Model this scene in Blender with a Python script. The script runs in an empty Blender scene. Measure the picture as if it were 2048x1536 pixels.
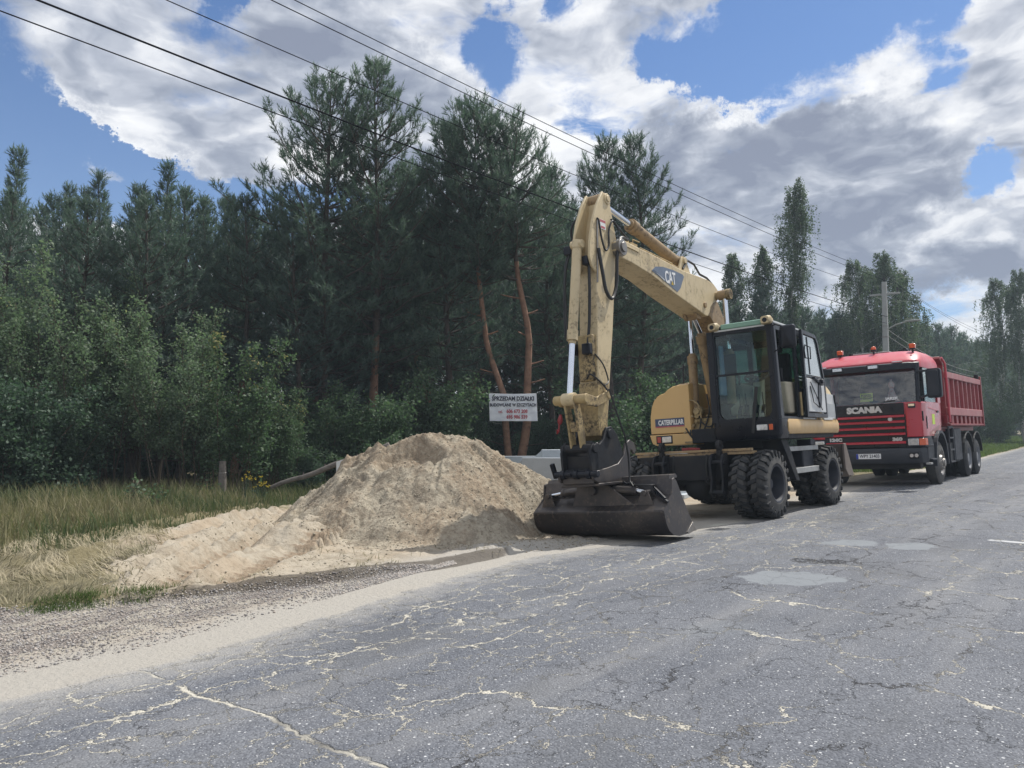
import bpy, math, random
import numpy as np
from mathutils import Matrix, Vector, noise as mnoise
RAD = math.radians
scn = bpy.context.scene
COL = scn.collection
# World axes: X runs along the road away from the viewer, Y to the left across the road, Z up.

# ------------------------------------------------------------------ camera
cam_d = bpy.data.cameras.new('camera')
cam = bpy.data.objects.new('camera', cam_d)
COL.objects.link(cam)
cam_d.sensor_width = 36.0
cam_d.lens = 36.0 * 1530.0 / 2048.0
cam_d.clip_start = 0.05
cam_d.clip_end = 6000
YAW, PITCH, EYE = RAD(40.2), RAD(3.07), 1.4
cam.location = (0, 0, EYE)
cam.rotation_euler = (RAD(90) + PITCH, 0, YAW - RAD(90))
scn.camera = cam
scn.view_settings.view_transform = 'Standard'
scn.view_settings.look = 'None'
scn.view_settings.exposure = 0.13
scn.view_settings.gamma = 1.0
scn.cycles.max_bounces = 6
scn.cycles.transparent_max_bounces = 12
scn.cycles.caustics_reflective = False
scn.cycles.caustics_refractive = False

# ------------------------------------------------------------------ node helper
class NG:
    def __init__(s, tree):
        s.t = tree; tree.nodes.clear()
    def n(s, typ, ins=None, **props):
        nd = s.t.nodes.new(typ)
        for k, v in props.items(): setattr(nd, k, v)
        if ins:
            for k, v in ins.items():
                if isinstance(v, bpy.types.NodeSocket): s.t.links.new(v, nd.inputs[k])
                else:
                    if isinstance(v, (tuple, list)) and len(v) == 3 and nd.inputs[k].type == 'RGBA': v = (*v, 1)
                    nd.inputs[k].default_value = v
        return nd
    def m(s, op, a, b=0.0, c=0.0, clamp=False):
        nd = s.n('ShaderNodeMath', {0: a, 1: b, 2: c}, operation=op, use_clamp=clamp); return nd.outputs[0]
    def add(s, a, b): return s.m('ADD', a, b)
    def sub(s, a, b): return s.m('SUBTRACT', a, b)
    def mul(s, a, b): return s.m('MULTIPLY', a, b)
    def mx(s, a, b): return s.m('MAXIMUM', a, b)
    def mn(s, a, b): return s.m('MINIMUM', a, b)
    def ss(s, x, a, b, lo=0.0, hi=1.0):
        return s.n('ShaderNodeMapRange', {'Value': x, 'From Min': a, 'From Max': b, 'To Min': lo, 'To Max': hi}, interpolation_type='SMOOTHSTEP').outputs[0]
    def lin(s, x, a, b, lo=0.0, hi=1.0):
        return s.n('ShaderNodeMapRange', {'Value': x, 'From Min': a, 'From Max': b, 'To Min': lo, 'To Max': hi}).outputs[0]
    def mix(s, f, a, b, mode='MIX'):
        nd = s.n('ShaderNodeMix', {0: f, 6: a, 7: b}, data_type='RGBA', blend_type=mode); return nd.outputs[2]
    def noise(s, vec, scale, detail=4, rough=0.55, dist=0.0, col=False, dims='3D'):
        nd = s.n('ShaderNodeTexNoise', {'Vector': vec, 'Scale': scale, 'Detail': detail, 'Roughness': rough, 'Distortion': dist}, noise_dimensions=dims)
        return nd.outputs['Color' if col else 'Fac']
    def vor(s, vec, scale, feature='F1', out='Distance', dims='3D', rnd=1.0):
        nd = s.n('ShaderNodeTexVoronoi', {'Vector': vec, 'Scale': scale, 'Randomness': rnd}, feature=feature, voronoi_dimensions=dims)
        return nd.outputs[out]
    def vm(s, op, a, b=(0, 0, 0), sc=1.0):
        nd = s.n('ShaderNodeVectorMath', operation=op)
        for i, v in ((0, a), (1, b)):
            if isinstance(v, bpy.types.NodeSocket): s.t.links.new(v, nd.inputs[i])
            else: nd.inputs[i].default_value = v
        if op == 'SCALE':
            if isinstance(sc, bpy.types.NodeSocket): s.t.links.new(sc, nd.inputs['Scale'])
            else: nd.inputs['Scale'].default_value = sc
        return nd.outputs[0]
    def map(s, vec, loc=(0, 0, 0), rot=(0, 0, 0), sc=(1, 1, 1), typ='POINT'):
        return s.n('ShaderNodeMapping', {'Vector': vec, 'Location': loc, 'Rotation': rot, 'Scale': sc}, vector_type=typ).outputs[0]
    def comb(s, x, y, z): return s.n('ShaderNodeCombineXYZ', {0: x, 1: y, 2: z}).outputs[0]
    def sep(s, v):
        nd = s.n('ShaderNodeSeparateXYZ', {0: v}); return nd.outputs[0], nd.outputs[1], nd.outputs[2]
    def attr(s, name): return s.n('ShaderNodeAttribute', attribute_name=name)
    def bump(s, h, st=0.5, d=0.01): return s.n('ShaderNodeBump', {'Height': h, 'Strength': st, 'Distance': d}).outputs[0]

# ------------------------------------------------------------------ sun and sky
SUN_AZ = YAW - RAD(52)      # heading of the sun in the X-Y plane
SUN_EL = RAD(57)
sun_d = bpy.data.lights.new('sun', 'SUN'); sun_d.energy = 4.4; sun_d.angle = RAD(0.6); sun_d.color = (1.0, 0.955, 0.88)
sun = bpy.data.objects.new('sun', sun_d); COL.objects.link(sun)
sdir = Vector((math.cos(SUN_AZ) * math.cos(SUN_EL), math.sin(SUN_AZ) * math.cos(SUN_EL), math.sin(SUN_EL)))
sun.rotation_euler = sdir.to_track_quat('Z', 'Y').to_euler()
sun.location = (0, 0, 30)

world = bpy.data.worlds.new('World'); scn.world = world; world.use_nodes = True
def px_dir(x, y):
    f = Vector((math.cos(YAW) * math.cos(PITCH), math.sin(YAW) * math.cos(PITCH), math.sin(PITCH)))
    r = Vector((math.sin(YAW), -math.cos(YAW), 0)); u = r.cross(f)
    return (f + r * ((x - 1024) / 1530) + u * ((768 - y) / 1530)).normalized()
def azel(x, y):
    d = px_dir(x, y); return math.atan2(d.y, d.x), math.asin(d.z)
def make_sky():
    g = NG(world.node_tree)
    gen = g.n('ShaderNodeTexCoord').outputs['Generated']
    x, y, z = g.sep(gen)
    az = g.m('ARCTAN2', y, x); el = g.m('ARCSINE', z)
    P0 = g.comb(az, el, 0.0)
    sky = g.n('ShaderNodeTexSky', sky_type='NISHITA', sun_disc=False, sun_elevation=SUN_EL, sun_rotation=math.atan2(sdir.x, sdir.y), altitude=100.0, air_density=1.0, dust_density=0.6, ozone_density=1.6).outputs[0]
    # cloud layer: direction stretched towards the zenith so that clouds flatten near the horizon
    zz = g.add(g.mx(z, 0.0), 0.34)
    pl = g.comb(g.m('DIVIDE', x, zz), g.m('DIVIDE', y, zz), g.mul(z, 2.2))
    pw = g.vm('ADD', pl, g.vm('SCALE', g.vm('SUBTRACT', g.noise(pl, 2.2, 4, 0.6, col=True), (0.5, 0.5, 0.5)), sc=0.30))
    up = (sdir.x * 0.035, sdir.y * 0.035, 0.075)
    def densr(v): return g.add(g.mul(g.sub(g.noise(v, 2.4, 4, 0.55), 0.5), 1.6), g.mul(g.sub(g.noise(v, 6.0, 5, 0.52), 0.5), 1.3))
    def dens(v):
        a_ = g.mul(g.sub(g.noise(v, 2.4, 4, 0.55), 0.5), 1.5)
        b_ = g.mul(g.sub(g.noise(v, 7.5, 11, 0.64), 0.5), 1.35)
        return g.add(a_, b_)
    n1 = dens(pw); n2 = g.sub(densr(g.vm('ADD', pw, up)), densr(pw)); soft = g.noise(g.vm('ADD', pl, (4.1, 1.3, 0)), 3.2, 5, 0.5)
    Pd = g.vm('ADD', P0, g.vm('SCALE', g.vm('SUBTRACT', g.noise(P0, 8.0, 9, 0.68, col=True), (0.5, 0.5, 0.5)), sc=0.17))
    def blob(px, py, rx, ry, rot=0):
        a, e = azel(px, py)
        k = 1 / 1530.0
        mp = g.map(Pd, loc=(a, e, 0), rot=(0, 0, RAD(rot)), sc=(rx * k / max(math.cos(e), .3), ry * k, 1), typ='TEXTURE')
        v = g.n('ShaderNodeTexGradient', {0: mp}, gradient_type='SPHERICAL').outputs['Fac']
        return v
    def total(L):
        acc = None
        for (w, *b) in L:
            t = g.mul(g.ss(blob(*b), 0.0, 0.8), w)
            acc = t if acc is None else g.add(acc, t)
        return acc
    # azimuth grows towards the left of the view, so a positive turn tips an ellipse down to the right
    holes = total(HOLES); cores = total(CORES)
    cov = g.add(g.add(n1, 0.50), g.sub(g.mul(cores, 0.28), g.mul(holes, .95)))
    alpha = g.ss(cov, -0.04, g.lin(soft, .35, .65, 0.20, 0.62))
    relief = g.mul(n2, -2.6)
    thick = g.add(g.add(g.mul(g.mn(cores, 1.1), 0.72), g.mul(g.mn(cov, 1.0), 0.62)), g.add(g.mul(g.sub(soft, .5), 1.7), 0.0))
    dark = g.lin(g.add(g.sub(thick, relief), g.mul(g.sub(n1, .0), 0.0)), -0.40, 1.50)
    ccol = g.n('ShaderNodeValToRGB', {0: dark})
    cr = ccol.color_ramp; cr.interpolation = 'LINEAR'
    cr.elements[0].position = 0.0; cr.elements[0].color = (0.95, 0.96, 0.98, 1)
    cr.elements[1].position = 1.0; cr.elements[1].color = (0.25, 0.285, 0.38, 1)
    for p_, c_ in ((0.26, (0.80, 0.82, 0.865, 1)), (0.48, (0.55, 0.585, 0.665, 1)), (0.72, (0.36, 0.40, 0.49, 1))):
        e = cr.elements.new(p_); e.color = c_
    blue = g.mix(1.0, g.vm('SCALE', sky, sc=0.084), (0.74, 0.98, 1.28), 'MULTIPLY')
    lowhaze = g.ss(el, 0.0, 0.55, 0.22, 0.0)
    blue = g.mix(lowhaze, blue, (0.5, 0.6, 0.78))
    c = g.mix(alpha, blue, ccol.outputs[0])
    below = g.ss(z, -0.02, 0.0)
    c = g.mix(below, (0.10, 0.11, 0.10), c)
    bg = g.n('ShaderNodeBackground', {0: c, 1: 1.0})
    out = g.n('ShaderNodeOutputWorld', {0: bg.outputs[0]})
HOLES = [(1.1, 130, 400, 560, 85, 4), (.5, 560, 400, 300, 60, 0), (1.15, -30, 262, 300, 118, 24), (1.0, 330, 335, 330, 75, 22), (0.8, -200, 160, 220, 200, 0), (0.8, 465, -5, 60, 50, 0), (0.6, 1000, 115, 75, 120, 0), (.35, 420, 20, 60, 60, 0), (.4, 1120, 30, 60, 60, 0),
         (1.25, 1630, 15, 350, 140, -4), (0.8, 1390, 150, 170, 55, 20), (0.9, 1960, 330, 80, 60, 10), (0.4, 1890, 110, 90, 120, 0), (-.5, 2040, 60, 160, 200, 0), (0.4, 420, 60, 90, 90, 0), (-.5, 330, 270, 170, 32, 25), (-.45, 160, 150, 110, 45, 40), (-.7, 200, 360, 120, 45, 0), (-.4, 900, 230, 200, 80, 30)]
CORES = [(0.85, 740, 200, 330, 170, 32), (0.75, 1330, 70, 190, 100, 0), (0.85, 1560, 330, 420, 160, 10), (0.8, 1740, 400, 260, 200, 0), (0.5, 1290, 330, 230, 130, 0),
         (0.8, 1830, 555, 460, 70, 0), (0.5, 1480, 520, 260, 90, 0), (-.8, 1200, 260, 170, 70, 0), (-.8, 1560, 185, 320, 50, 0), (-.6, 1850, 440, 200, 50, 0), (-.6, 1430, 300, 90, 60, 0), (-.5, 900, 60, 140, 80, 0), (-.7, 1900, 620, 160, 40, 0)]
make_sky()

# ------------------------------------------------------------------ object helpers
def tag(o, label=None, cat=None, group=None, kind=None):
    for k, v in (('label', label), ('category', cat), ('group', group), ('kind', kind)):
        if v: o[k] = v
    return o
def empty(name, loc=(0, 0, 0), rz=0.0, **kw):
    o = bpy.data.objects.new(name, None); COL.objects.link(o); o.location = loc; o.rotation_euler = (0, 0, rz)
    o.empty_display_size = 0.2
    return tag(o, **kw)
def copy_tree(o, parent=None):
    c = o.copy(); COL.objects.link(c)
    if parent is not None: c.parent = parent
    for ch in [k for k in bpy.data.objects if k.parent == o]: copy_tree(ch, c)
    return c
def npmesh(name, V, Fs, mats, parent=None, midx=None, attrs=None, smooth=False):
    me = bpy.data.meshes.new(name)
    V = np.asarray(V, np.float32); me.vertices.add(len(V)); me.vertices.foreach_set('co', V.ravel())
    if not isinstance(Fs, list): Fs = [Fs]
    Fs = [np.asarray(F, np.int32) for F in Fs if len(F)]
    tot = sum(F.size for F in Fs); nf = sum(len(F) for F in Fs)
    me.loops.add(tot); me.loops.foreach_set('vertex_index', np.concatenate([F.ravel() for F in Fs]))
    sizes = np.concatenate([np.full(len(F), F.shape[1], np.int32) for F in Fs])
    st = np.zeros(nf, np.int32); st[1:] = np.cumsum(sizes)[:-1]
    me.polygons.add(nf); me.polygons.foreach_set('loop_start', st)
    if midx is not None: me.polygons.foreach_set('material_index', np.asarray(midx, np.int32))
    if smooth: me.polygons.foreach_set('use_smooth', np.ones(nf, bool))
    if attrs:
        for k, a in attrs.items():
            at = me.attributes.new(k, 'FLOAT', 'POINT'); at.data.foreach_set('value', np.asarray(a, np.float32))
    me.update(calc_edges=True)
    for m_ in (mats if isinstance(mats, (list, tuple)) else [mats]): me.materials.append(m_)
    o = bpy.data.objects.new(name, me); COL.objects.link(o)
    if parent is not None: o.parent = parent
    return o
def perp(d):
    d = Vector(d).normalized(); a = Vector((0, 0, 1)) if abs(d.z) < .9 else Vector((1, 0, 0))
    u = d.cross(a).normalized(); return u, d.cross(u).normalized()
class MB:
    def __init__(s): s.v = []; s.f = []; s.m = []; s.cm = 0
    def add(s, vs, fs):
        b = len(s.v); s.v += [tuple(p) for p in vs]
        for f in fs: s.f.append([b + i for i in f]); s.m.append(s.cm)
        return s
    def box(s, x0, x1, y0, y1, z0, z1):
        v = [(x, y, z) for x in (x0, x1) for y in (y0, y1) for z in (z0, z1)]
        return s.add(v, [(0, 1, 3, 2), (4, 6, 7, 5), (0, 4, 5, 1), (2, 3, 7, 6), (0, 2, 6, 4), (1, 5, 7, 3)])
    def obox(s, p0, p1, w, h, up=(0, 0, 1)):       # beam from p0 to p1, w sideways, h along up
        p0, p1 = Vector(p0), Vector(p1); d = (p1 - p0).normalized(); a = d.cross(Vector(up)).normalized(); b = a.cross(d)
        v = [p + a * (i * w / 2) + b * (j * h / 2) for p in (p0, p1) for i in (-1, 1) for j in (-1, 1)]
        return s.add(v, [(0, 1, 3, 2), (4, 6, 7, 5), (0, 4, 5, 1), (2, 3, 7, 6), (0, 2, 6, 4), (1, 5, 7, 3)])
    def cyl(s, p0, p1, r0, r1=None, n=16, caps=True):
        if r1 is None: r1 = r0
        p0, p1 = Vector(p0), Vector(p1); u, w = perp(p1 - p0); b = []
        for p, r in ((p0, r0), (p1, r1)):
            for i in range(n):
                a = 2 * math.pi * i / n; b.append(p + u * (math.cos(a) * r) + w * (math.sin(a) * r))
        fs = [(i, (i + 1) % n, n + (i + 1) % n, n + i) for i in range(n)]
        if caps: fs += [tuple(range(n))[::-1], tuple(range(n, 2 * n))]
        return s.add(b, fs)
    def tube(s, pts, r, n=8, caps=True):
        pts = [Vector(p) for p in pts]; rr = r if isinstance(r, (list, tuple)) else [r] * len(pts)
        vs = []; u = None
        for i, p in enumerate(pts):
            d = (pts[min(i + 1, len(pts) - 1)] - pts[max(i - 1, 0)]).normalized()
            if u is None: u, w = perp(d)
            else:
                u = (u - d * u.dot(d))
                u = u.normalized() if u.length > 1e-5 else perp(d)[0]
                w = d.cross(u)
            for k in range(n):
                a = 2 * math.pi * k / n; vs.append(p + u * (math.cos(a) * rr[i]) + w * (math.sin(a) * rr[i]))
        fs = [(i * n + k, i * n + (k + 1) % n, (i + 1) * n + (k + 1) % n, (i + 1) * n + k) for i in range(len(pts) - 1) for k in range(n)]
        if caps: fs += [tuple(range(n))[::-1], tuple(range((len(pts) - 1) * n, len(pts) * n))]
        return s.add(vs, fs)
    def prism(s, poly, lo, hi, ax='y', poly2=None):
        q = poly2 or poly
        def P(a, b, c): return {'y': (a, c, b), 'x': (c, a, b), 'z': (a, b, c)}[ax]
        n = len(poly); v = [P(a, b, lo) for a, b in poly] + [P(a, b, hi) for a, b in q]
        return s.add(v, [(i, (i + 1) % n, n + (i + 1) % n, n + i) for i in range(n)] + [tuple(range(n))[::-1], tuple(range(n, 2 * n))])
    def ring(s, outer, inner, lo, hi, ax='y'):     # frame between two loops with the same count
        def P(a, b, c): return {'y': (a, c, b), 'x': (c, a, b), 'z': (a, b, c)}[ax]
        n = len(outer); v = [P(a, b, c) for c in (lo, hi) for L in (outer, inner) for a, b in L]; f = []
        for i in range(n):
            j = (i + 1) % n
            f += [(i, j, n + j, n + i), (2 * n + i, 3 * n + i, 3 * n + j, 2 * n + j), (i, 2 * n + i, 2 * n + j, j), (n + i, n + j, 3 * n + j, 3 * n + i)]
        return s.add(v, f)
    def lathe(s, prof, o, d, n=32, closed=True):   # prof: (along, radius)
        o = Vector(o); d = Vector(d).normalized(); u, w = perp(d); vs = []
        for a, r in prof:
            for k in range(n):
                t = 2 * math.pi * k / n; vs.append(o + d * a + u * (math.cos(t) * r) + w * (math.sin(t) * r))
        m_ = len(prof); fs = [(i * n + k, i * n + (k + 1) % n, ((i + 1) % m_) * n + (k + 1) % n, ((i + 1) % m_) * n + k) for i in range(m_ if closed else m_ - 1) for k in range(n)]
        return s.add(vs, fs)
    def loft(s, loops, cap=True):
        n = len(loops[0]); vs = [p for L in loops for p in L]
        fs = [(i * n + k, i * n + (k + 1) % n, (i + 1) * n + (k + 1) % n, (i + 1) * n + k) for i in range(len(loops) - 1) for k in range(n)]
        if cap: fs += [tuple(range(n))[::-1], tuple(range((len(loops) - 1) * n, len(loops) * n))]
        return s.add(vs, fs)
    def sph(s, c, r, sc=(1, 1, 1), n=12):
        L = []
        for i in range(1, n // 2):
            t = math.pi * i / (n // 2); L.append([(c[0] + r * sc[0] * math.sin(t) * math.cos(2 * math.pi * k / n), c[1] + r * sc[1] * math.sin(t) * math.sin(2 * math.pi * k / n), c[2] - r * sc[2] * math.cos(t)) for k in range(n)])
        return s.loft(L)
    def build(s, name, mats, parent=None, M=None, bevel=0.0, ang=35, seg=2, **kw):
        me = bpy.data.meshes.new(name)
        vs = s.v if M is None else [tuple(M @ Vector(p)) for p in s.v]
        me.from_pydata(vs, [], s.f); me.polygons.foreach_set('material_index', s.m)
        for m_ in (mats if isinstance(mats, (list, tuple)) else [mats]): me.materials.append(m_)
        import bmesh
        bm = bmesh.new(); bm.from_mesh(me); bmesh.ops.recalc_face_normals(bm, faces=bm.faces); bm.to_mesh(me); bm.free()
        me.polygons.foreach_set('use_smooth', [True] * len(me.polygons)); me.set_sharp_from_angle(angle=RAD(ang))
        o = bpy.data.objects.new(name, me); COL.objects.link(o)
        if parent is not None: o.parent = parent
        if bevel:
            b = o.modifiers.new('bevel', 'BEVEL'); b.width = bevel; b.segments = seg; b.limit_method = 'ANGLE'; b.angle_limit = RAD(40); b.harden_normals = False
        return tag(o, **kw)
def rrect(y0, y1, z0, z1, r, n=4):                 # rounded rectangle loop
    L = []
    for cy, cz, a0 in ((y1 - r, z1 - r, 0), (y0 + r, z1 - r, 90), (y0 + r, z0 + r, 180), (y1 - r, z0 + r, 270)):
        for k in range(n + 1):
            a = RAD(a0 + 90 * k / n); L.append((cy + r * math.cos(a), cz + r * math.sin(a)))
    return L
def frame(o, X, Y):
    X = Vector(X).normalized(); Z = X.cross(Vector(Y)).normalized(); Y = Z.cross(X)
    M = Matrix.Identity(4)
    for i in range(3): M[i][0] = X[i]; M[i][1] = Y[i]; M[i][2] = Z[i]; M[i][3] = o[i]
    return M
def text(name, body, size, mat, parent, M, fat=0.0, sx=1.0, shear=0.0, ext=0.002, align='CENTER', **kw):
    cu = bpy.data.curves.new(name, 'FONT'); cu.body = body; cu.size = size; cu.extrude = ext; cu.offset = fat; cu.align_x = align; cu.align_y = 'CENTER'; cu.shear = shear; cu.resolution_u = 3
    t = bpy.data.objects.new(name + '_curve', cu); COL.objects.link(t); dg = bpy.context.evaluated_depsgraph_get()
    me = bpy.data.meshes.new_from_object(t.evaluated_get(dg)); bpy.data.objects.remove(t); bpy.data.curves.remove(cu)
    me.transform(M @ Matrix.Diagonal((sx, 1, 1, 1))); me.materials.clear(); me.materials.append(mat); me.name = name
    o = bpy.data.objects.new(name, me); COL.objects.link(o); o.parent = parent
    return tag(o, **kw)

# ------------------------------------------------------------------ materials
MATS = {}
def paint(name, col, rough=0.45, col2=None, amt=0.35, scale=3.0, metal=0.0, bump=0.05, bscale=60.0, spots=None, spot_amt=0.0, spec=0.5, coat=0.0, sscale=18.0, streak=0.0):
    m_ = bpy.data.materials.new(name); m_.use_nodes = True; g = NG(m_.node_tree)
    co = g.n('ShaderNodeTexCoord').outputs['Object']
    n = g.noise(co, scale, 6, 0.65)
    c2 = col2 or tuple(x * 0.6 for x in col)
    c = g.mix(g.ss(n, 0.5 - 0.12, 0.5 + 0.25, 0.0, amt), col, c2)
    if streak:
        sk = g.mul(g.ss(g.noise(g.map(co, sc=(1, 1, .12)), 14.0, 5, .65), .50, .72), g.ss(g.noise(co, 1.3, 3), .42, .65)); c = g.mix(g.mul(sk, streak), c, tuple(x * .32 for x in c2))
        c = g.mix(g.ss(g.noise(co, 0.9, 4, .6), .5, .72, 0, streak * .55), c, tuple(x * .62 for x in c2))
    if spots:
        sm = g.mul(g.ss(g.noise(co, sscale, 5, 0.7), 0.56 - spot_amt * .2, 0.62), g.ss(g.noise(co, 2.0, 3, 0.6), 0.40, 0.62))
        c = g.mix(g.mul(sm, min(1.0, spot_amt * 2)), c, spots)
    rg = g.lin(g.noise(co, scale * 4, 4), 0.3, 0.7, rough * 0.85, min(1, rough * 1.2))
    b = g.bump(g.noise(co, bscale, 3), bump, 0.01)
    p = g.n('ShaderNodeBsdfPrincipled', {'Base Color': c, 'Roughness': rg, 'Metallic': metal, 'Normal': b, 'Specular IOR Level': spec, 'Coat Weight': coat, 'Coat Roughness': 0.15})
    g.n('ShaderNodeOutputMaterial', {0: p.outputs[0]}); MATS[name] = m_
    return m_
def glassm(name, tint=(0.75, 0.85, 0.82), refl=1.0):
    m_ = bpy.data.materials.new(name); m_.use_nodes = True; g = NG(m_.node_tree)
    fr = g.n('ShaderNodeFresnel', {'IOR': 1.55}).outputs[0]
    fr = g.m('MULTIPLY', fr, refl, clamp=True)
    tr = g.n('ShaderNodeBsdfTransparent', {0: tint}); gl = g.n('ShaderNodeBsdfGlossy', {0: (1, 1, 1), 'Roughness': 0.02})
    mx = g.n('ShaderNodeMixShader', {0: fr, 1: tr.outputs[0], 2: gl.outputs[0]})
    g.n('ShaderNodeOutputMaterial', {0: mx.outputs[0]}); return m_
def leafm(name, c1, c2, c3=None, trans=0.35, rough=0.6):
    m_ = bpy.data.materials.new(name); m_.use_nodes = True; g = NG(m_.node_tree)
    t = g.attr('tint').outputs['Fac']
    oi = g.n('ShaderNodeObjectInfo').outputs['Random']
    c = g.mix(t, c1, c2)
    if c3: c = g.mix(g.ss(t, 0.90, 0.97), c, c3)
    c = g.mix(g.lin(oi, 0, 1, 0.0, 0.35), c, g.mix(1.0, c, (0.65, 0.72, 0.75), 'MULTIPLY'))
    d = g.n('ShaderNodeBsdfPrincipled', {'Base Color': c, 'Roughness': rough, 'Specular IOR Level': 0.35})
    tl = g.n('ShaderNodeBsdfTranslucent', {'Color': g.mix(1.0, c, (1.1, 1.3, 0.95), 'MULTIPLY')})
    mx = g.n('ShaderNodeMixShader', {0: trans, 1: d.outputs[0], 2: tl.outputs[0]})
    g.n('ShaderNodeOutputMaterial', {0: mx.outputs[0]}); return m_
CREAM = paint('cream_paint', (0.60, 0.49, 0.305), 0.5, (0.47, 0.37, 0.21), 0.6, 2.0, spots=(0.09, 0.06, 0.04), spot_amt=0.30, streak=.45)
WORN = paint('worn_yellow_paint', (0.44, 0.33, 0.16), 0.6, (0.17, 0.125, 0.08), 0.9, 5.0, spots=(0.035, 0.028, 0.02), spot_amt=0.75, bump=.2, sscale=24)
YEL = paint('yellow_paint', (0.64, 0.42, 0.17), 0.38, (0.55, 0.35, 0.14), 0.5, 1.5, coat=0.2, streak=.45)
TAN = paint('tan_boom_paint', (0.36, 0.255, 0.14), 0.55, (0.26, 0.17, 0.08), 0.7, 3.0, spots=(0.06, 0.04, 0.03), spot_amt=.4, streak=.7)
BLACK = paint('black_paint', (0.005, 0.007, 0.014), 0.3, (0.012, 0.013, 0.018), 0.4, 2.0, spec=.35)
FRAME = paint('dark_frame_steel', (0.011, 0.013, 0.018), 0.6, (0.05, 0.043, 0.036), 0.5, 3.5, bump=.15, spec=.3)
STEEL = paint('bucket_steel', (0.055, 0.051, 0.054), 0.38, (0.15, 0.125, 0.105), 0.6, 2.2, metal=0.5, bump=0.12, bscale=35, spots=(0.22, 0.18, 0.14), spot_amt=.25)
WORNST = paint('worn_edge_steel', (0.30, 0.29, 0.28), 0.38, (0.17, 0.14, 0.11), 0.8, 5.0, metal=0.6)
CHROME = paint('chrome', (0.72, 0.76, 0.82), 0.12, (0.6, 0.62, 0.66), 0.3, 4.0, metal=1.0, bump=0.0)
RUBBER = paint('tyre_rubber', (0.012, 0.014, 0.018), 0.75, (0.045, 0.045, 0.045), 0.75, 4.0, bump=0.2)
WIRE = paint('matt_black_cable', (0.008, 0.009, 0.013), 0.95, (0.02, 0.02, 0.025), 0.3, spec=.05)
HOSE = paint('hose_rubber', (0.012, 0.013, 0.015), 0.5, (0.05, 0.05, 0.05), 0.3)
SIDEW = paint('dusty_sidewall', (0.085, 0.083, 0.08), 0.85, (0.035, 0.036, 0.038), 0.7, 6.0)
RIM = paint('dark_rim', (0.022, 0.027, 0.042), 0.5, (0.06, 0.055, 0.05), 0.5)
GREYST = paint('grey_step_metal', (0.36, 0.37, 0.37), 0.55, (0.2, 0.19, 0.17), 0.6, 4.0, metal=.2)
LTGREY = paint('light_grey_trim', (0.62, 0.64, 0.65), 0.45, (0.42, 0.43, 0.42), 0.6, 3.0)
GREEN = paint('pale_green_visor', (0.24, 0.42, 0.33), 0.4, (0.15, 0.25, 0.2), 0.6, 3.0)
BEIGE = paint('beige_plastic', (0.42, 0.38, 0.29), 0.6)
SEAT = paint('seat_fabric', (0.05, 0.052, 0.06), 0.9, bump=.3)
LENS = paint('lamp_lens', (0.7, 0.72, 0.74), 0.1, (0.3, 0.3, 0.32), 0.8, 22.0, metal=.5, coat=1.0)
ORANGE = paint('orange_lens', (0.62, 0.10, 0.025), 0.25, (0.7, 0.12, 0.02), 0.4, coat=.6)
REDL = paint('red_lens', (0.4, 0.03, 0.02), 0.25, coat=.6)
REDP = paint('red_truck_paint', (0.44, 0.014, 0.030), 0.30, (0.34, 0.02, 0.033), 0.6, 1.5, coat=0.6, streak=.3)
REDD = paint('dusty_red_roof_paint', (0.55, 0.07, 0.10), 0.42, (0.50, 0.16, 0.17), 0.7, 2.5, coat=0.25)
MAROON = paint('tipper_red_paint', (0.24, 0.016, 0.026), 0.45, (0.28, 0.08, 0.07), 0.7, 3.0, spots=(.25, .15, .13), spot_amt=.2, streak=.5)
RAILP = paint('faded_rail_paint', (0.40, 0.13, 0.14), 0.5, (0.45, .27, .25), .7, 3.0, streak=.4)
REDHOOK = paint('red_hook_paint', (0.24, 0.02, 0.025), 0.4)
DKGREY = paint('dark_grey_plastic', (0.014, 0.018, 0.028), 0.5, (0.04, 0.042, 0.05), 0.5, spec=.35)
BUMPER = paint('bumper_grey_blue', (0.030, 0.034, 0.044), 0.5, (0.06, 0.062, 0.07), 0.5, spec=.35)
WHITE = paint('white_lettering', (0.78, 0.79, 0.8), 0.5, (0.6, 0.6, 0.6), .3)
SILVER = paint('silver_lettering', (0.55, 0.57, 0.6), 0.35, metal=.5)
NAVY = paint('navy_badge', (0.055, 0.075, 0.14), 0.45)
SLATE = paint('slate_blue_badge', (0.13, 0.17, 0.24), 0.5)
BADGEY = paint('badge_yellow', (0.6, 0.42, 0.05), 0.5)
DARKTX = paint('dark_lettering', (0.03, 0.035, 0.06), 0.6)
REDTX = paint('faded_red_lettering', (0.42, 0.07, 0.09), 0.6, (0.5, .2, .22), .8, 8.0)
BANNER = paint('white_banner_cloth', (0.76, 0.80, 0.86), 0.6, (0.5, 0.54, 0.6), 0.6, 2.0)
HIVIS = paint('yellow_green_sign', (0.60, 0.80, 0.10), 0.5)
def cloth_mat():
    m_ = bpy.data.materials.new('thin_banner_cloth'); m_.use_nodes = True; g = NG(m_.node_tree); co = g.n('ShaderNodeTexCoord').outputs['Object']
    c = g.mix(g.ss(g.noise(co, 3, 4), .45, .7, 0, .5), (0.80, 0.83, 0.88), (0.66, 0.69, 0.75))
    mx = g.n('ShaderNodeMixShader', {0: 0.5, 1: g.n('ShaderNodeBsdfDiffuse', {0: c}).outputs[0], 2: g.n('ShaderNodeBsdfTranslucent', {0: c}).outputs[0]}); g.n('ShaderNodeOutputMaterial', {0: mx.outputs[0]}); return m_
BANNER = cloth_mat()
CONC = paint('grey_concrete', (0.34, 0.37, 0.40), 0.85, (0.25, 0.27, 0.28), 0.7, 1.6, bump=.3, bscale=40)
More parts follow.
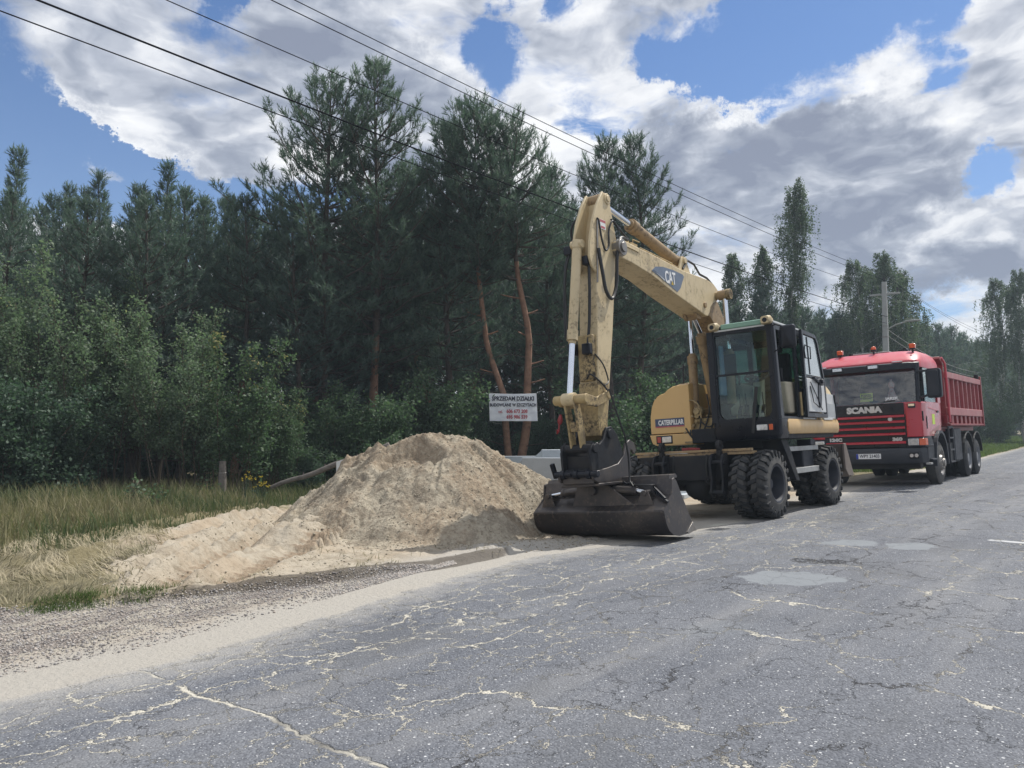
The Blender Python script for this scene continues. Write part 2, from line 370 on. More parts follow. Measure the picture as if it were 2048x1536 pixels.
CONCL = paint('pale_concrete', (0.48, 0.53, 0.57), 0.8, (0.36, 0.39, 0.42), 0.6, 1.6, bump=.3)
POLEC = paint('pole_concrete', (0.36, 0.37, 0.37), 0.85, (0.27, 0.27, 0.26), 0.6, 2.0)
WOODG = paint('weathered_wood', (0.17, 0.15, 0.135), 0.9, (0.07, 0.06, 0.055), 0.8, 9.0, bump=.6)
BARKG = paint('grey_brown_bark', (0.085, 0.065, 0.055), 0.9, (0.04, 0.032, 0.028), 0.9, 6.0, bump=.8, bscale=25)
BARKO = paint('orange_pine_bark', (0.24, 0.135, 0.085), 0.9, (0.12, 0.065, 0.045), 0.9, 3.5, bump=.8, bscale=25)
BARKW = paint('white_birch_bark', (0.50, 0.50, 0.48), 0.8, (0.07, 0.07, 0.065), 0.9, 5.0, bump=.4)
TWIG = paint('brown_twig_bark', (0.09, 0.07, 0.05), 0.9)
GLASS = glassm('cab_glass', (.74, .86, .84), .75); GLASSG = glassm('green_tinted_glass', (0.5, 0.75, 0.66), 1.2); WSG = glassm('windscreen_glass', (0.72, 0.80, 0.88), 2.2)
PINEL = leafm('pine_needles', (0.068, 0.110, 0.094), (0.140, 0.19, 0.148), trans=0.38)
PINEF = leafm('far_pine_needles', (0.068, 0.106, 0.095), (0.125, 0.17, 0.142), trans=0.38)
BIRCHL = leafm('birch_leaves', (0.060, 0.100, 0.064), (0.125, 0.17, 0.10), trans=0.4)
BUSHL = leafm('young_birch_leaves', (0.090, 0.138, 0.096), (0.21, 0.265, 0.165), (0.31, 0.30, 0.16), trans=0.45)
SHRUBL = leafm('shrub_leaves', (0.060, 0.105, 0.066), (0.14, 0.20, 0.105), (0.30, 0.26, 0.12), trans=0.42)
DARKL = leafm('dark_shrub_leaves', (0.052, 0.090, 0.064), (0.10, 0.155, 0.10), trans=0.38)
GRASSM = leafm('meadow_grass_blades', (0.085, 0.115, 0.050), (0.27, 0.23, 0.135), trans=0.3, rough=.8)
STRAWM = leafm('dry_straw_blades', (0.16, 0.145, 0.085), (0.47, 0.40, 0.28), trans=0.12, rough=.8)
GREENG = leafm('verge_grass_blades', (0.07, 0.115, 0.03), (0.16, 0.20, 0.065), trans=0.35, rough=.8)
# ------------------------------------------------------------------ numeric noise
def _h(i, j, s):
    n = (i * 374761393 + j * 668265263 + s * 974634777) & 0xffffffff
    n = ((n ^ (n >> 13)) * 1274126177) & 0xffffffff
    return ((n ^ (n >> 16)) & 0xffff) / 65535.0
def vnoise(x, y, s=0):
    xi = np.floor(x).astype(np.int64); yi = np.floor(y).astype(np.int64); fx = x - xi; fy = y - yi
    fx = fx * fx * (3 - 2 * fx); fy = fy * fy * (3 - 2 * fy)
    return (_h(xi, yi, s) * (1 - fx) + _h(xi + 1, yi, s) * fx) * (1 - fy) + (_h(xi, yi + 1, s) * (1 - fx) + _h(xi + 1, yi + 1, s) * fx) * fy
def fbm(x, y, s=0, o=4, g=0.5):
    a, t, w = 1.0, 0.0, 0.0
    for k in range(o):
        t = t + a * (vnoise(x, y, s + k) - .5); w += a; a *= g; x = x * 2.03 + 17.1; y = y * 2.03 - 9.3
    return t / w * 2
def sstep(a, b, x):
    t = np.clip((x - a) / (b - a), 0, 1); return t * t * (3 - 2 * t)
IP = lambda pts: (lambda u: np.interp(u, [p[0] for p in pts], [p[1] for p in pts]))
edge = IP([(-60, 4.4), (0, 4.45), (1.4, 4.55), (2.3, 4.5), (3.6, 4.72), (5, 5.0), (6.5, 5.22), (7.5, 5.05), (8.5, 4.85), (10.8, 4.75), (14, 4.85), (18, 5.2), (25, 5.5), (40, 6.0), (61, 6.9), (300, 7.2)])
vb = IP([(-60, 8), (0, 7.2), (1.98, 6.72), (4.16, 5.85), (5.33, 5.55), (7, 5.6), (9, 5.3), (12, 5.1), (60, 6.6), (300, 7.5)])
vS = IP([(-5, 4.0), (2.3, 5.8), (2.75, 6.5), (3.1, 7.6), (3.75, 9.0), (6.2, 11.2), (8.3, 12.1), (12, 11.5), (15, 9.6), (18, 8.3), (24, 6.9), (30, 5.9), (60, 6.8), (300, 7)])
slope = IP([(-60, .012), (5, .012), (9.5, .061), (15.5, .061), (18, .044), (60, .03)])
def rutmask(u, v):
    a = (v - 6.45) - (u - 2.9) * 0.72; k = 1 / math.sqrt(1 + .72 ** 2); s = (u + v * .72) * k; m_ = 0 * u
    for c, w in ((0.05, .17), (0.75, .16), (1.55, .17), (2.4, .2), (-0.75, .15)):
        d = (a * k - c * 0.8) + 0.05 * np.sin(s * 1.3 + c * 5); m_ = np.maximum(m_, np.exp(-(d / w) ** 2) * (.65 + .35 * np.sign(np.sin(s * 42 + np.abs(d) * 18 * np.sign(d)))))
    return m_ * sstep(2.6, 3.3, u) * (1 - sstep(8.5, 10, u)) * sstep(0.0, 0.3, v - vb(u))
def gheight(u, v):
    e = edge(u)
    z = -slope(u) * np.clip(v - 4.35, 0, 3.6) - 0.02 * sstep(8, 30, v)
    near = 1 - sstep(6.5, 9.0, u)
    nn = fbm(u * 0.9, v * 0.9, 5, 3)
    stepm = sstep(-0.05, 0.10, v - vb(u) - 0.10 * fbm(u * 1.7, v * 1.7, 9, 3))
    z = z + near * stepm * (0.075 + 0.012 * nn) * sstep(1.0, 2.8, u)
    off = sstep(0.2, 1.2, v - e)
    z = z + off * (0.035 - .02 * near) * nn + off * 0.010 * fbm(u * 5, v * 5, 31, 3)
    # wheel ruts that swing off the road across the sand
    sandm = sstep(2.6, 3.3, u) * (1 - sstep(8.5, 10, u)) * sstep(0.0, 0.3, v - vb(u))
    a = (v - 6.45) - (u - 2.9) * 0.72; k = 1 / math.sqrt(1 + .72 ** 2); s = (u + v * .72) * k
    for c, w, dep in ((0.05, .17, .085), (0.75, .16, .08), (1.55, .17, .075), (2.4, .2, .06), (-0.75, .15, .05)):
        d = (a * k - c * 0.8) + 0.05 * np.sin(s * 1.3 + c * 5)
        g_ = np.exp(-(d / w) ** 2)
        z = z - sandm * dep * g_ + sandm * dep * .8 * np.exp(-((np.abs(d) - w * 1.6) / (w * .5)) ** 2) * (0.6 + .8 * vnoise(u * 9, v * 9, 3))
        z = z + sandm * 0.026 * g_ * np.sign(np.sin(s * 42 + np.abs(d) * 18 * np.sign(d)))
    z = z + sandm * (0.016 * fbm(u * 3.2, v * 3.2, 44, 5, .6) + .03 * fbm(s * 1.2, a * 7.0, 46, 4, .6) + .016 * np.abs(fbm(u * 12, v * 12, 47, 3)))
    # flattened sand tongue pushed out by a wheel, left of the heap
    a2 = (v - 7.55) - (u - 5.2) * 0.66; k2 = 1 / math.sqrt(1 + .66 ** 2); d2 = a2 * k2; s2 = (u + v * .66) * k2
    ser = 0.045 * np.sign(np.sin(s2 * 38))
    t = sstep(-.33 + 0, -.24, d2 + ser) * (1 - sstep(.35, .6, d2)) * sstep(7.95, 8.35, s2) * (1 - sstep(9.6, 10.1, s2))
    z = z + t * (0.15 + 0.03 * np.sin(s2 * 16 + d2 * 12) + 0.03 * fbm(u * 6, v * 6, 61, 3))
    # pothole in the asphalt
    z = z - 0.03 * np.exp(-(((u - 8.15) / .22) ** 2 + ((v - 2.7) / .16) ** 2)) * (0.5 + fbm(u * 9, v * 9, 12, 2))
    return z
gz = lambda u, v: float(gheight(np.array([float(u)]), np.array([float(v)]))[0])

# ------------------------------------------------------------------ ground sheet
def axis(segs):
    out = []
    for a, b, st in segs: out += list(np.arange(a, b - 1e-6, st))
    return np.array(out + [segs[-1][1]])
def build_ground():
    us = np.concatenate([[-2500, -600, -150, -50, -20], axis([(-8, 0, 1.0), (0, 1.6, .2), (1.6, 9.6, .033), (9.6, 20, .16), (20, 60, 1.0), (60, 200, 5.0)]), [260, 400, 800, 1500, 2600]])
    vs = np.concatenate([[-2500, -600, -150, -50, -20, -10, -6, -4], axis([(-3, 2, .5), (2, 4.4, .12), (4.4, 11.4, .035), (11.4, 20, .3), (20, 40, 2.0)]), [60, 120, 300, 800, 2600]])
    U, Vv = np.meshgrid(us, vs, indexing='ij'); u = U.ravel(); v = Vv.ravel()
    z = gheight(u, v)
    nu, nv = len(us), len(vs); i = (np.arange(nu - 1)[:, None] * nv + np.arange(nv - 1)[None]).ravel()
    F = np.stack([i, i + nv, i + nv + 1, i + 1], 1)
    de = np.where(v > -5, v - edge(u), -v - 8.5)
    gr = np.clip(np.minimum((v - edge(u) - 0.80) / .5, (vb(u) - v) / .2 + .1), -1, 1) * (1 - sstep(4.9, 5.7, u)) - sstep(4.9, 5.7, u)
    gs = np.clip((v - vS(u)) / 1.0, -1, 1); gs = np.where(v < -5, 1, gs)
    m_ = bpy.data.materials.new('ground_surface'); m_.use_nodes = True; g = NG(m_.node_tree)
    co = g.n('ShaderNodeTexCoord').outputs['Object']; x, y, _ = g.sep(co)
    de_a = g.attr('de').outputs['Fac']; gr_a = g.attr('gr').outputs['Fac']; gs_a = g.attr('gs').outputs['Fac']
    nl = g.noise(co, 0.7, 4); nm = g.noise(co, 4.0, 6, 0.65); nfi = g.noise(co, 40.0, 4, 0.65); nvf = g.noise(co, 160.0, 2)
    # --- asphalt
    sp = g.n('ShaderNodeTexVoronoi', {'Vector': co, 'Scale': 85.0}, feature='F1')
    spc = g.sep(sp.outputs['Color'])[0]
    speck = g.mul(g.ss(spc, 0.80, 0.92), g.ss(sp.outputs['Distance'], 0.42, 0.25))
    sp2 = g.n('ShaderNodeTexVoronoi', {'Vector': co, 'Scale': 38.0}, feature='F1')
    speck2 = g.mul(g.ss(g.sep(sp2.outputs['Color'])[1], 0.90, 0.94), g.ss(sp2.outputs['Distance'], 0.30, 0.2))
    asp = g.mix(g.ss(nl, 0.35, 0.7), (0.145, 0.156, 0.182), (0.195, 0.206, 0.232))
    asp = g.mix(g.lin(spc, 0, 1, 0, .85), asp, g.mix(1.0, asp, (0.36, 0.37, 0.40), 'MULTIPLY'))
    asp = g.mix(g.ss(g.noise(co, 55, 3, .7), .52, .68, 0, .7), asp, (0.055, 0.06, 0.072))
    asp = g.mix(g.mul(speck, 0.85), asp, (0.50, 0.51, 0.53)); asp = g.mix(g.mul(speck2, 0.9), asp, (0.60, 0.61, 0.62))
    streak = g.noise(g.map(co, sc=(0.12, 1.4, 1)), 1.6, 4)
    asp = g.mix(g.ss(streak, 0.45, 0.72, 0, .5), asp, (0.23, 0.232, 0.24))
    asp = g.mix(g.ss(g.noise(g.map(co, sc=(.5, 1, 1), loc=(9, 2, 0)), 1.1, 5, .62), .52, .70, 0, .45), asp, (0.085, 0.09, 0.10))
    # cracks: broad plates, finer crazing near the broken edge
    wv = g.vm('SCALE', g.vm('SUBTRACT', g.noise(co, 2.2, 6, 0.7, col=True), (.5, .5, .5)), sc=0.62)
    cw = g.vm('ADD', co, wv)
    c1 = g.vor(g.map(cw, sc=(0.80, 1.5, 1)), 0.85, 'DISTANCE_TO_EDGE', dims='2D')
    c2 = g.vor(g.map(cw, sc=(0.9, 1.25, 1), loc=(3, 7, 0)), 2.7, 'DISTANCE_TO_EDGE', dims='2D')
    brk = g.noise(co, 1.9, 5, 0.65); brk2 = g.noise(g.vm('ADD', co, (31, 5, 0)), 0.75, 3)
    wid = g.noise(co, 9.0, 5, 0.7)
    edgez = g.add(g.ss(de_a, -2.6, -0.5), g.mul(g.ss(g.vor(co, 1.0), 0, 1), 0.0))
    w1 = g.mul(g.ss(brk, 0.38, 0.60), g.lin(wid, 0.3, 0.72, 0.001, 0.017))
    w2 = g.mul(g.mul(g.ss(g.add(brk2, g.mul(edgez, 0.20)), 0.48, 0.60), g.ss(wid, 0.34, 0.72)), 0.028)
    k1 = g.sub(1.0, g.ss(g.sub(c1, w1), -0.002, 0.007)); k1 = g.mul(k1, g.ss(brk, 0.36, 0.46))
    k2 = g.sub(1.0, g.ss(g.sub(c2, w2), -0.004, 0.012)); k2 = g.mul(k2, g.ss(g.add(brk2, g.mul(edgez, 0.20)), 0.47, 0.55))
    crack = g.mx(k1, k2)
    wob = g.mul(g.sub(g.noise(co, 1.6, 7, .62), .5), .55); wob2 = g.mul(g.sub(g.noise(g.vm('ADD', co, (5, 8, 0)), 1.1, 7, .6), .5), .7)
    def line(expr, gate, w=.012): return g.mul(g.sub(1.0, g.ss(g.m('ABSOLUTE', expr), g.mul(wid, w * .5), g.mul(wid, w * 2.6))), gate)
    crack = g.mx(crack, line(g.add(g.add(g.sub(x, 2.02), g.mul(g.sub(y, 4.5), .06)), g.mul(wob, .45)), g.mul(g.ss(y, 1.2, 2.2), g.mul(g.ss(y, 4.75, 4.5), g.ss(nm, .36, .48))), .015))
    for c_, a_, b_ in ((4.22, .9, 7.5), (3.86, 1.2, 12), (3.42, 3.0, 9), (4.05, 6.5, 14)):
        crack = g.mx(crack, line(g.add(g.sub(y, c_), g.mul(wob2, .8 + .1 * c_)), g.mul(g.mul(g.ss(x, a_, a_ + .6), g.ss(x, b_, b_ - 1)), g.ss(brk, .40, .50)), .011))
    # hairline dark cracks
    c3 = g.vor(g.map(cw, sc=(1.2, 1.6, 1), loc=(9, 1, 0)), 1.9, 'DISTANCE_TO_EDGE', dims='2D')
    hair = g.mul(g.sub(1.0, g.ss(c3, 0.0, 0.013)), g.ss(g.noise(co, 1.3, 4), 0.48, 0.60))
    filled = g.ss(g.add(g.noise(co, 1.1, 3), g.mul(edgez, 0.34)), 0.42, 0.60)
    asp = g.mix(g.mul(hair, 0.60), asp, (0.035, 0.036, 0.04))
    asp = g.mix(crack, asp, g.mix(filled, (0.05, 0.05, 0.055), (0.50, 0.475, 0.41)))
    # cement patches and pothole, each at its own place in the road
    def spot(cx, cy, rx, ry, rot, soft=0.05):
        w = g.vm('ADD', co, g.vm('SCALE', g.vm('SUBTRACT', g.noise(co, 3.0, 4, .6, col=True), (.5, .5, .5)), sc=0.42))
        mp = g.map(w, loc=(cx, cy, 0), rot=(0, 0, RAD(rot)), sc=(rx, ry, 30), typ='TEXTURE')
        return g.ss(g.n('ShaderNodeTexGradient', {0: mp}, gradient_type='SPHERICAL').outputs['Fac'], 0.28, 0.28 + soft)
    pat = g.mx(g.mx(spot(7.05, 2.62, 0.66, 0.44, -45), spot(9.62, 2.85, 0.58, 0.34, -40, .2)), spot(9.78, 2.25, 0.48, 0.32, -20, .1))
    patf = g.mul(spot(5.0, 2.35, 0.6, 0.4, -30, .5), .35)
    asp = g.mix(g.mul(g.mx(pat, patf), 0.92), asp, g.mix(nm, (0.165, 0.182, 0.202), (0.215, 0.232, 0.252)))
    hole = g.mul(spot(8.15, 2.72, 0.42, 0.24, -50, .2), g.ss(g.noise(co, 8, 4, .7), 0.45, 0.55))
    asp = g.mix(g.mul(hole, 0.85), asp, (0.03, 0.03, 0.034))
    mk = g.mul(g.mul(g.ss(x, 10.88, 10.90), g.ss(x, 11.03, 11.01)), g.mul(g.ss(y, -2.0, -1.98), g.ss(y, 1.66, 1.62)))
    asp = g.mix(g.mul(mk, g.ss(nm, 0.38, 0.5, .5, .95)), asp, (0.5, 0.51, 0.52))
    # --- sand
    sand = g.mix(g.ss(nm, 0.4, 0.65), (0.42, 0.37, 0.295), (0.30, 0.255, 0.195))
    sand = g.mix(g.ss(g.noise(g.vm('ADD', co, (3, 9, 0)), 1.1, 5, .6), 0.48, 0.62, 0, .55), sand, (0.40, 0.315, 0.225))
    sand = g.mix(g.ss(g.noise(co, 16, 5, .7), 0.52, 0.68, 0, .5), sand, (0.22, 0.19, 0.14))
    sand = g.mix(g.ss(nvf, 0.55, 0.7, 0, .35), sand, (0.16, 0.14, 0.11))
    sand = g.mix(g.mul(g.ss(g.add(g.attr('rut').outputs['Fac'], g.mul(g.sub(nm, .5), .9)), .25, .85), .8), sand, (0.26, 0.195, 0.135))
    sand = g.mix(g.ss(de_a, 1.1, .5, 0, .85), sand, g.mix(nm, (0.33, 0.315, 0.29), (0.44, 0.42, 0.385)))
    # --- gravel
    gv = g.n('ShaderNodeTexVoronoi', {'Vector': co, 'Scale': 52.0}, feature='F1'); gvr, gvg, gvb = g.sep(gv.outputs['Color'])
    grav = g.mix(gvr, (0.17, 0.148, 0.142), (0.43, 0.39, 0.365)); grav = g.mix(g.ss(gv.outputs['Distance'], .35, .6), grav, (0.20, 0.175, 0.155))
    grav = g.mix(g.ss(g.noise(g.map(co, sc=(.6, 1.6, 1)), 2.4, 6, .65), 0.44, 0.58, 0, .9), grav, (0.44, 0.405, 0.345))
    # --- soil under the grass
    soil = g.mix(nm, (0.10, 0.09, 0.05), (0.22, 0.185, 0.105))
    soil = g.mix(g.ss(nfi, 0.4, 0.7, 0, .5), soil, (0.30, 0.26, 0.16))
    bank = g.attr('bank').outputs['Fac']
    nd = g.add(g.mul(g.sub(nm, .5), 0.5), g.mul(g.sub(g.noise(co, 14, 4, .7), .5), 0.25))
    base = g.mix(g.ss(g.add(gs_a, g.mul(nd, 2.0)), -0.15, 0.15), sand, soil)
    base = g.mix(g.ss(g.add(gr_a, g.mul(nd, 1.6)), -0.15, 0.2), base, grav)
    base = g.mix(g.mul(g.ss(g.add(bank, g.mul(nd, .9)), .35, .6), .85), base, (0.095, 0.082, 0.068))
    dust = g.ss(g.add(de_a, g.add(g.mul(nd, 1.5), g.mul(g.sub(g.noise(co, 60, 3, .7), .5), .5))), -0.55, 0.22)
    am = g.ss(g.add(de_a, g.mul(nd, 0.5)), -0.04, 0.06)
    asp = g.mix(g.mul(dust, 0.80), asp, (0.37, 0.355, 0.33))
    col = g.mix(am, asp, base)
    hh = g.add(g.mul(g.mx(crack, g.mul(hair, .6)), -1.0), g.add(g.mul(g.sub(0.5, sp.outputs['Distance']), 0.35), g.mul(hole, -2)))
    hh = g.mul(hh, g.sub(1.0, g.mul(pat, 0.8)))
    hs = g.add(g.mul(g.noise(co, 22, 5, .7), 1.6), g.mul(g.sub(0.6, gv.outputs['Distance']), g.ss(gr_a, -.2, .2, 0, 1.6)))
    h = g.add(g.mul(g.sub(1.0, am), hh), g.mul(am, hs))
    rough = g.lin(am, 0, 1, 0.78, 0.95)
    p = g.n('ShaderNodeBsdfPrincipled', {'Base Color': col, 'Roughness': rough, 'Normal': g.bump(h, 0.95, 0.016), 'Specular IOR Level': 0.35})
    g.n('ShaderNodeOutputMaterial', {0: p.outputs[0]})
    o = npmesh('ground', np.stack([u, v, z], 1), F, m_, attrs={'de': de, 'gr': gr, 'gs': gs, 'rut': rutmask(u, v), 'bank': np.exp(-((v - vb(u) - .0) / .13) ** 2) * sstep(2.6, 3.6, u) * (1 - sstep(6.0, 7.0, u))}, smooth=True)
    tag(o, kind='structure')
build_ground()

# ------------------------------------------------------------------ heap of sand
CX, CY = 7.73, 7.89                     # centre; a runs right as seen from the road edge, b runs away
AR, AB = (math.sin(YAW), -math.cos(YAW)), (math.cos(YAW), math.sin(YAW))
def pile_h(a, b):
    wa = a + 0.10 * fbm(a * 1.3, b * 1.3, 71, 3); wb = b + 0.12 * fbm(a * 1.3 + 9, b * 1.3, 72, 3)
    def cone(ax0, ax1, by, top, k):
        d = np.hypot(np.maximum(np.maximum(ax0 - wa, wa - ax1), 0), wb - by); return top - k * d
    th = np.arctan2(wb, wa - .3)
    kk = 0.655 + 0.05 * np.cos(th * 3 + 1.0)
    kk = kk + 0.42 * np.exp(-((th + .62) / .42) ** 2); c1 = cone(-.30, .50, 0, 1.34, kk); c2 = cone(-1.0, -.8, .05, 1.06, .78); c3 = cone(.1, .38, .15, 1.28, kk)
    m_ = np.maximum(np.maximum(c1, c2), c3); z = m_ + 0.04 * np.exp(-((c1 - c2) / .08) ** 2) * 0
    z = np.minimum(z, 1.27 - .05 * (wb) ** 2)
    # bitten-out hollow below the crest on the side towards the road
    hd = np.sqrt(((wa + .34) / .58) ** 2 + ((wb + .50) / .38) ** 2)
    z = z - 0.27 * (1 - sstep(.55, 1.0, hd)) * sstep(0, .3, z)
    rr = np.hypot(a, b) + 1e-6
    fur = fbm(th * 7.5, rr * 0.6, 80, 3); fade = sstep(0, .25, z) * sstep(.1, .9, rr)
    z = z + fade * (0.060 * fur + 0.03 * fbm(th * 22, rr * 1.2, 83, 2))
    z = z + sstep(-.1, .2, z) * (0.055 * fbm(a * 4, b * 4, 90, 4, .6) + 0.030 * np.abs(fbm(a * 13, b * 13, 95, 3, .6)) + 0.026 * fbm((a * .8 - b * .6) * 3.0, (a * .6 + b * .8) * 11, 97, 3, .6))
    foot = 0.10 * (1 - sstep(1.7, 2.5, np.hypot(a, b * .95))) * (1 - .9 * np.exp(-((np.arctan2(b, a) + .55) / .5) ** 2)) * (1 + fbm(a * 2, b * 2, 99, 3))
    return np.maximum(z, 0) * 1.0 + foot - 0.03
def build_pile():
    n = 330; s = np.linspace(-3.0, 3.0, n); A, B = np.meshgrid(s, s, indexing='ij'); a = A.ravel(); b = B.ravel()
    u = CX + a * AR[0] + b * AB[0]; v = CY + a * AR[1] + b * AB[1]
    z = pile_h(a, b) + gheight(u, v) * 0.0 + np.minimum(gheight(u, v), 0.02)
    rim = sstep(2.3, 2.95, np.hypot(a, b)); z = z * (1 - rim) + (gheight(u, v) - .08) * rim
    i = (np.arange(n - 1)[:, None] * n + np.arange(n - 1)[None]).ravel(); F = np.stack([i, i + n, i + n + 1, i + 1], 1)
    keep = np.hypot(a, b)[i] < 2.95; F = F[keep]
    m_ = bpy.data.materials.new('heaped_sand'); m_.use_nodes = True; g = NG(m_.node_tree)
    co = g.n('ShaderNodeTexCoord').outputs['Object']
    n1 = g.noise(g.map(co, sc=(1, 1, .5)), 3.0, 6, .65); n2 = g.noise(co, 18.0, 5, .7); n3 = g.noise(co, 1.2, 4, .6); n4 = g.noise(co, 60, 3, .7)
    c = g.mix(g.ss(n1, .4, .65), (0.42, 0.37, 0.29), (0.26, 0.22, 0.17))
    c = g.mix(g.ss(n3, .45, .6, 0, .6), c, (0.33, 0.25, 0.175))
    c = g.mix(g.ss(n2, .50, .64, 0, .55), c, (0.17, 0.145, 0.105)); c = g.mix(g.ss(n2, .50, .36, 0, .5), c, (0.50, 0.45, 0.35))
    h = g.add(g.mul(n2, 1.6), g.mul(n4, .5))
    p = g.n('ShaderNodeBsdfPrincipled', {'Base Color': c, 'Roughness': 0.95, 'Normal': g.bump(h, 0.9, 0.03), 'Specular IOR Level': 0.2})
    g.n('ShaderNodeOutputMaterial', {0: p.outputs[0]})
    o = npmesh('sand_pile', np.stack([u, v, z], 1), F, m_, smooth=True)
    tag(o, 'big heap of pale loose sand with a scooped hollow, dumped beside the road', 'sand pile')
build_pile()

# ------------------------------------------------------------------ loose stones and clods (uncountable)
def stones(name, n, fu, fv, size, mats, seed, label, lift=0.3, zf=gheight):
    rg = np.random.default_rng(seed); u, v = fu(rg, n), None
    u, v = fv(rg, u); n = len(u)
    octv = np.array([(1, 0, 0), (-1, 0, 0), (0, 1, 0), (0, -1, 0), (0, 0, 1), (0, 0, -1)], float)
    octf = np.array([(0, 2, 4), (2, 1, 4), (1, 3, 4), (3, 0, 4), (2, 0, 5), (1, 2, 5), (3, 1, 5), (0, 3, 5)])
    r = size[0] + (size[1] - size[0]) * rg.random(n) ** 3
    V = octv[None] * (1 + .45 * (rg.random((n, 6, 3)) - .5)) * r[:, None, None] * (0.6 + .8 * rg.random((n, 1, 3)))
    V = V + (rg.random((n, 6, 3)) - .5) * r[:, None, None] * .5
    ang = rg.random(n) * 6.28; c, s = np.cos(ang), np.sin(ang)
    X = V[..., 0] * c[:, None] - V[..., 1] * s[:, None]; Y = V[..., 0] * s[:, None] + V[..., 1] * c[:, None]
    P = np.stack([X + u[:, None], Y + v[:, None], V[..., 2] * .75 + (zf(u, v) + r * lift)[:, None]], -1).reshape(-1, 3)
    F = (octf[None] + (np.arange(n) * 6)[:, None, None]).reshape(-1, 3)
    o = npmesh(name, P, F, mats, midx=np.repeat(rg.integers(0, len(mats), n), 8)); tag(o, label, kind='stuff'); return o
ST1 = paint('grey_stone', (0.36, 0.34, 0.325), .8); ST2 = paint('dark_stone', (0.21, 0.195, 0.19), .8); ST3 = paint('pinkish_stone', (0.42, 0.37, 0.33), .8)
SC3 = paint('sand_clod', (0.33, 0.29, 0.225), .95); SC1 = paint('pale_sand_clod', (0.43, 0.385, 0.305), .95); SC2 = paint('brown_sand_clod', (0.23, 0.195, 0.15), .95)
def fv_gravel(rg, u):
    e = edge(u); t = rg.random(len(u)) ** .8; v = e + .45 + t * (vb(u) - e - .40); k = (rg.random(len(u)) < .35 + .65 * sstep(.3, .6, .5 + .5 * fbm(u * 1.2, v * 1.2, 7, 3))) & (v < vb(u) + .05); return u[k], v[k]
stones('gravel', 30000, lambda rg, n: 0.8 + 4.9 * rg.random(n) ** 1.2, fv_gravel, (.003, .013), [ST1, ST2, ST3, ST1], 5, 'loose grey and pinkish gravel along the broken road edge')
def fv_sand(rg, u):
    v = vb(u) + rg.random(len(u)) * (vS(u) - vb(u) + .3); k = rg.random(len(u)) < sstep(.35, .7, .5 + .6 * fbm(u * 1.5, v * 1.5, 17, 3)); return u[k], v[k]
stones('sand_clods', 6500, lambda rg, n: 2.7 + 7 * rg.random(n), fv_sand, (.004, .018), [SC1, SC3, SC1], 6, 'small crumbs of sand scattered over the rutted sandy verge')
def pzf(u, v):
    a = (u - CX) * AR[0] + (v - CY) * AR[1]; b = (u - CX) * AB[0] + (v - CY) * AB[1]
    return np.maximum(pile_h(a, b) + np.minimum(gheight(u, v), 0.02), gheight(u, v))
def fu_p(rg, n): return CX + (rg.random(n) - .5) * 5.4
def fv_p(rg, u):
    v = CY + (rg.random(len(u)) - .5) * 5.4; k = (np.hypot(u - CX, v - CY) < 2.6); return u[k], v[k]
stones('sand_crumbs', 15000, fu_p, fv_p, (.004, .016), [SC1, SC3, SC3, SC2], 8, 'crumbly lumps of sand over the slopes of the heap', .2, pzf)

# ------------------------------------------------------------------ grass and straw blades (uncountable)
def inview(u, v, marg=1.25):
    d = u * math.cos(YAW) + v * math.sin(YAW); r = u * math.sin(YAW) - v * math.cos(YAW); return (d > .5) & (np.abs(r) < d * .669 * marg + .5)
def blades(name, u, v, h, w, lean, mat, tint, seed, label, z0=None, flat=0.0, head=None):
    rg = np.random.default_rng(seed); n = len(u); z = gheight(u, v) if z0 is None else z0
    a = rg.random(n) * 6.283 if head is None else head + (rg.random(n) - .5) * 1.3
    la = lean * (0.4 + 1.1 * rg.random(n)); dx, dy = np.cos(a) * la * h, np.sin(a) * la * h
    b = a + 1.57 + (rg.random(n) - .5) * 2; wx, wy = np.cos(b) * w / 2, np.sin(b) * w / 2
    hz = h * np.sqrt(np.clip(1 - np.minimum(la, .98) ** 2, .02, 1)) * (1 - flat) + h * flat * .12
    B = np.stack([u, v, z - .01], 1)
    P = np.stack([B + np.stack([-wx, -wy, 0 * u], 1), B + np.stack([wx, wy, 0 * u], 1),
                  B + np.stack([dx * .35 - wx * .8, dy * .35 - wy * .8, hz * .6], 1), B + np.stack([dx * .35 + wx * .8, dy * .35 + wy * .8, hz * .6], 1),
                  B + np.stack([dx, dy, hz], 1)], 1).reshape(-1, 3)
    i = (np.arange(n) * 5)[:, None]
    o = npmesh(name, P, [i + np.array([[0, 1, 3, 2]]), i + np.array([[2, 3, 4]])], mat, attrs={'tint': np.repeat(tint, 5)}); return tag(o, label, kind='stuff')
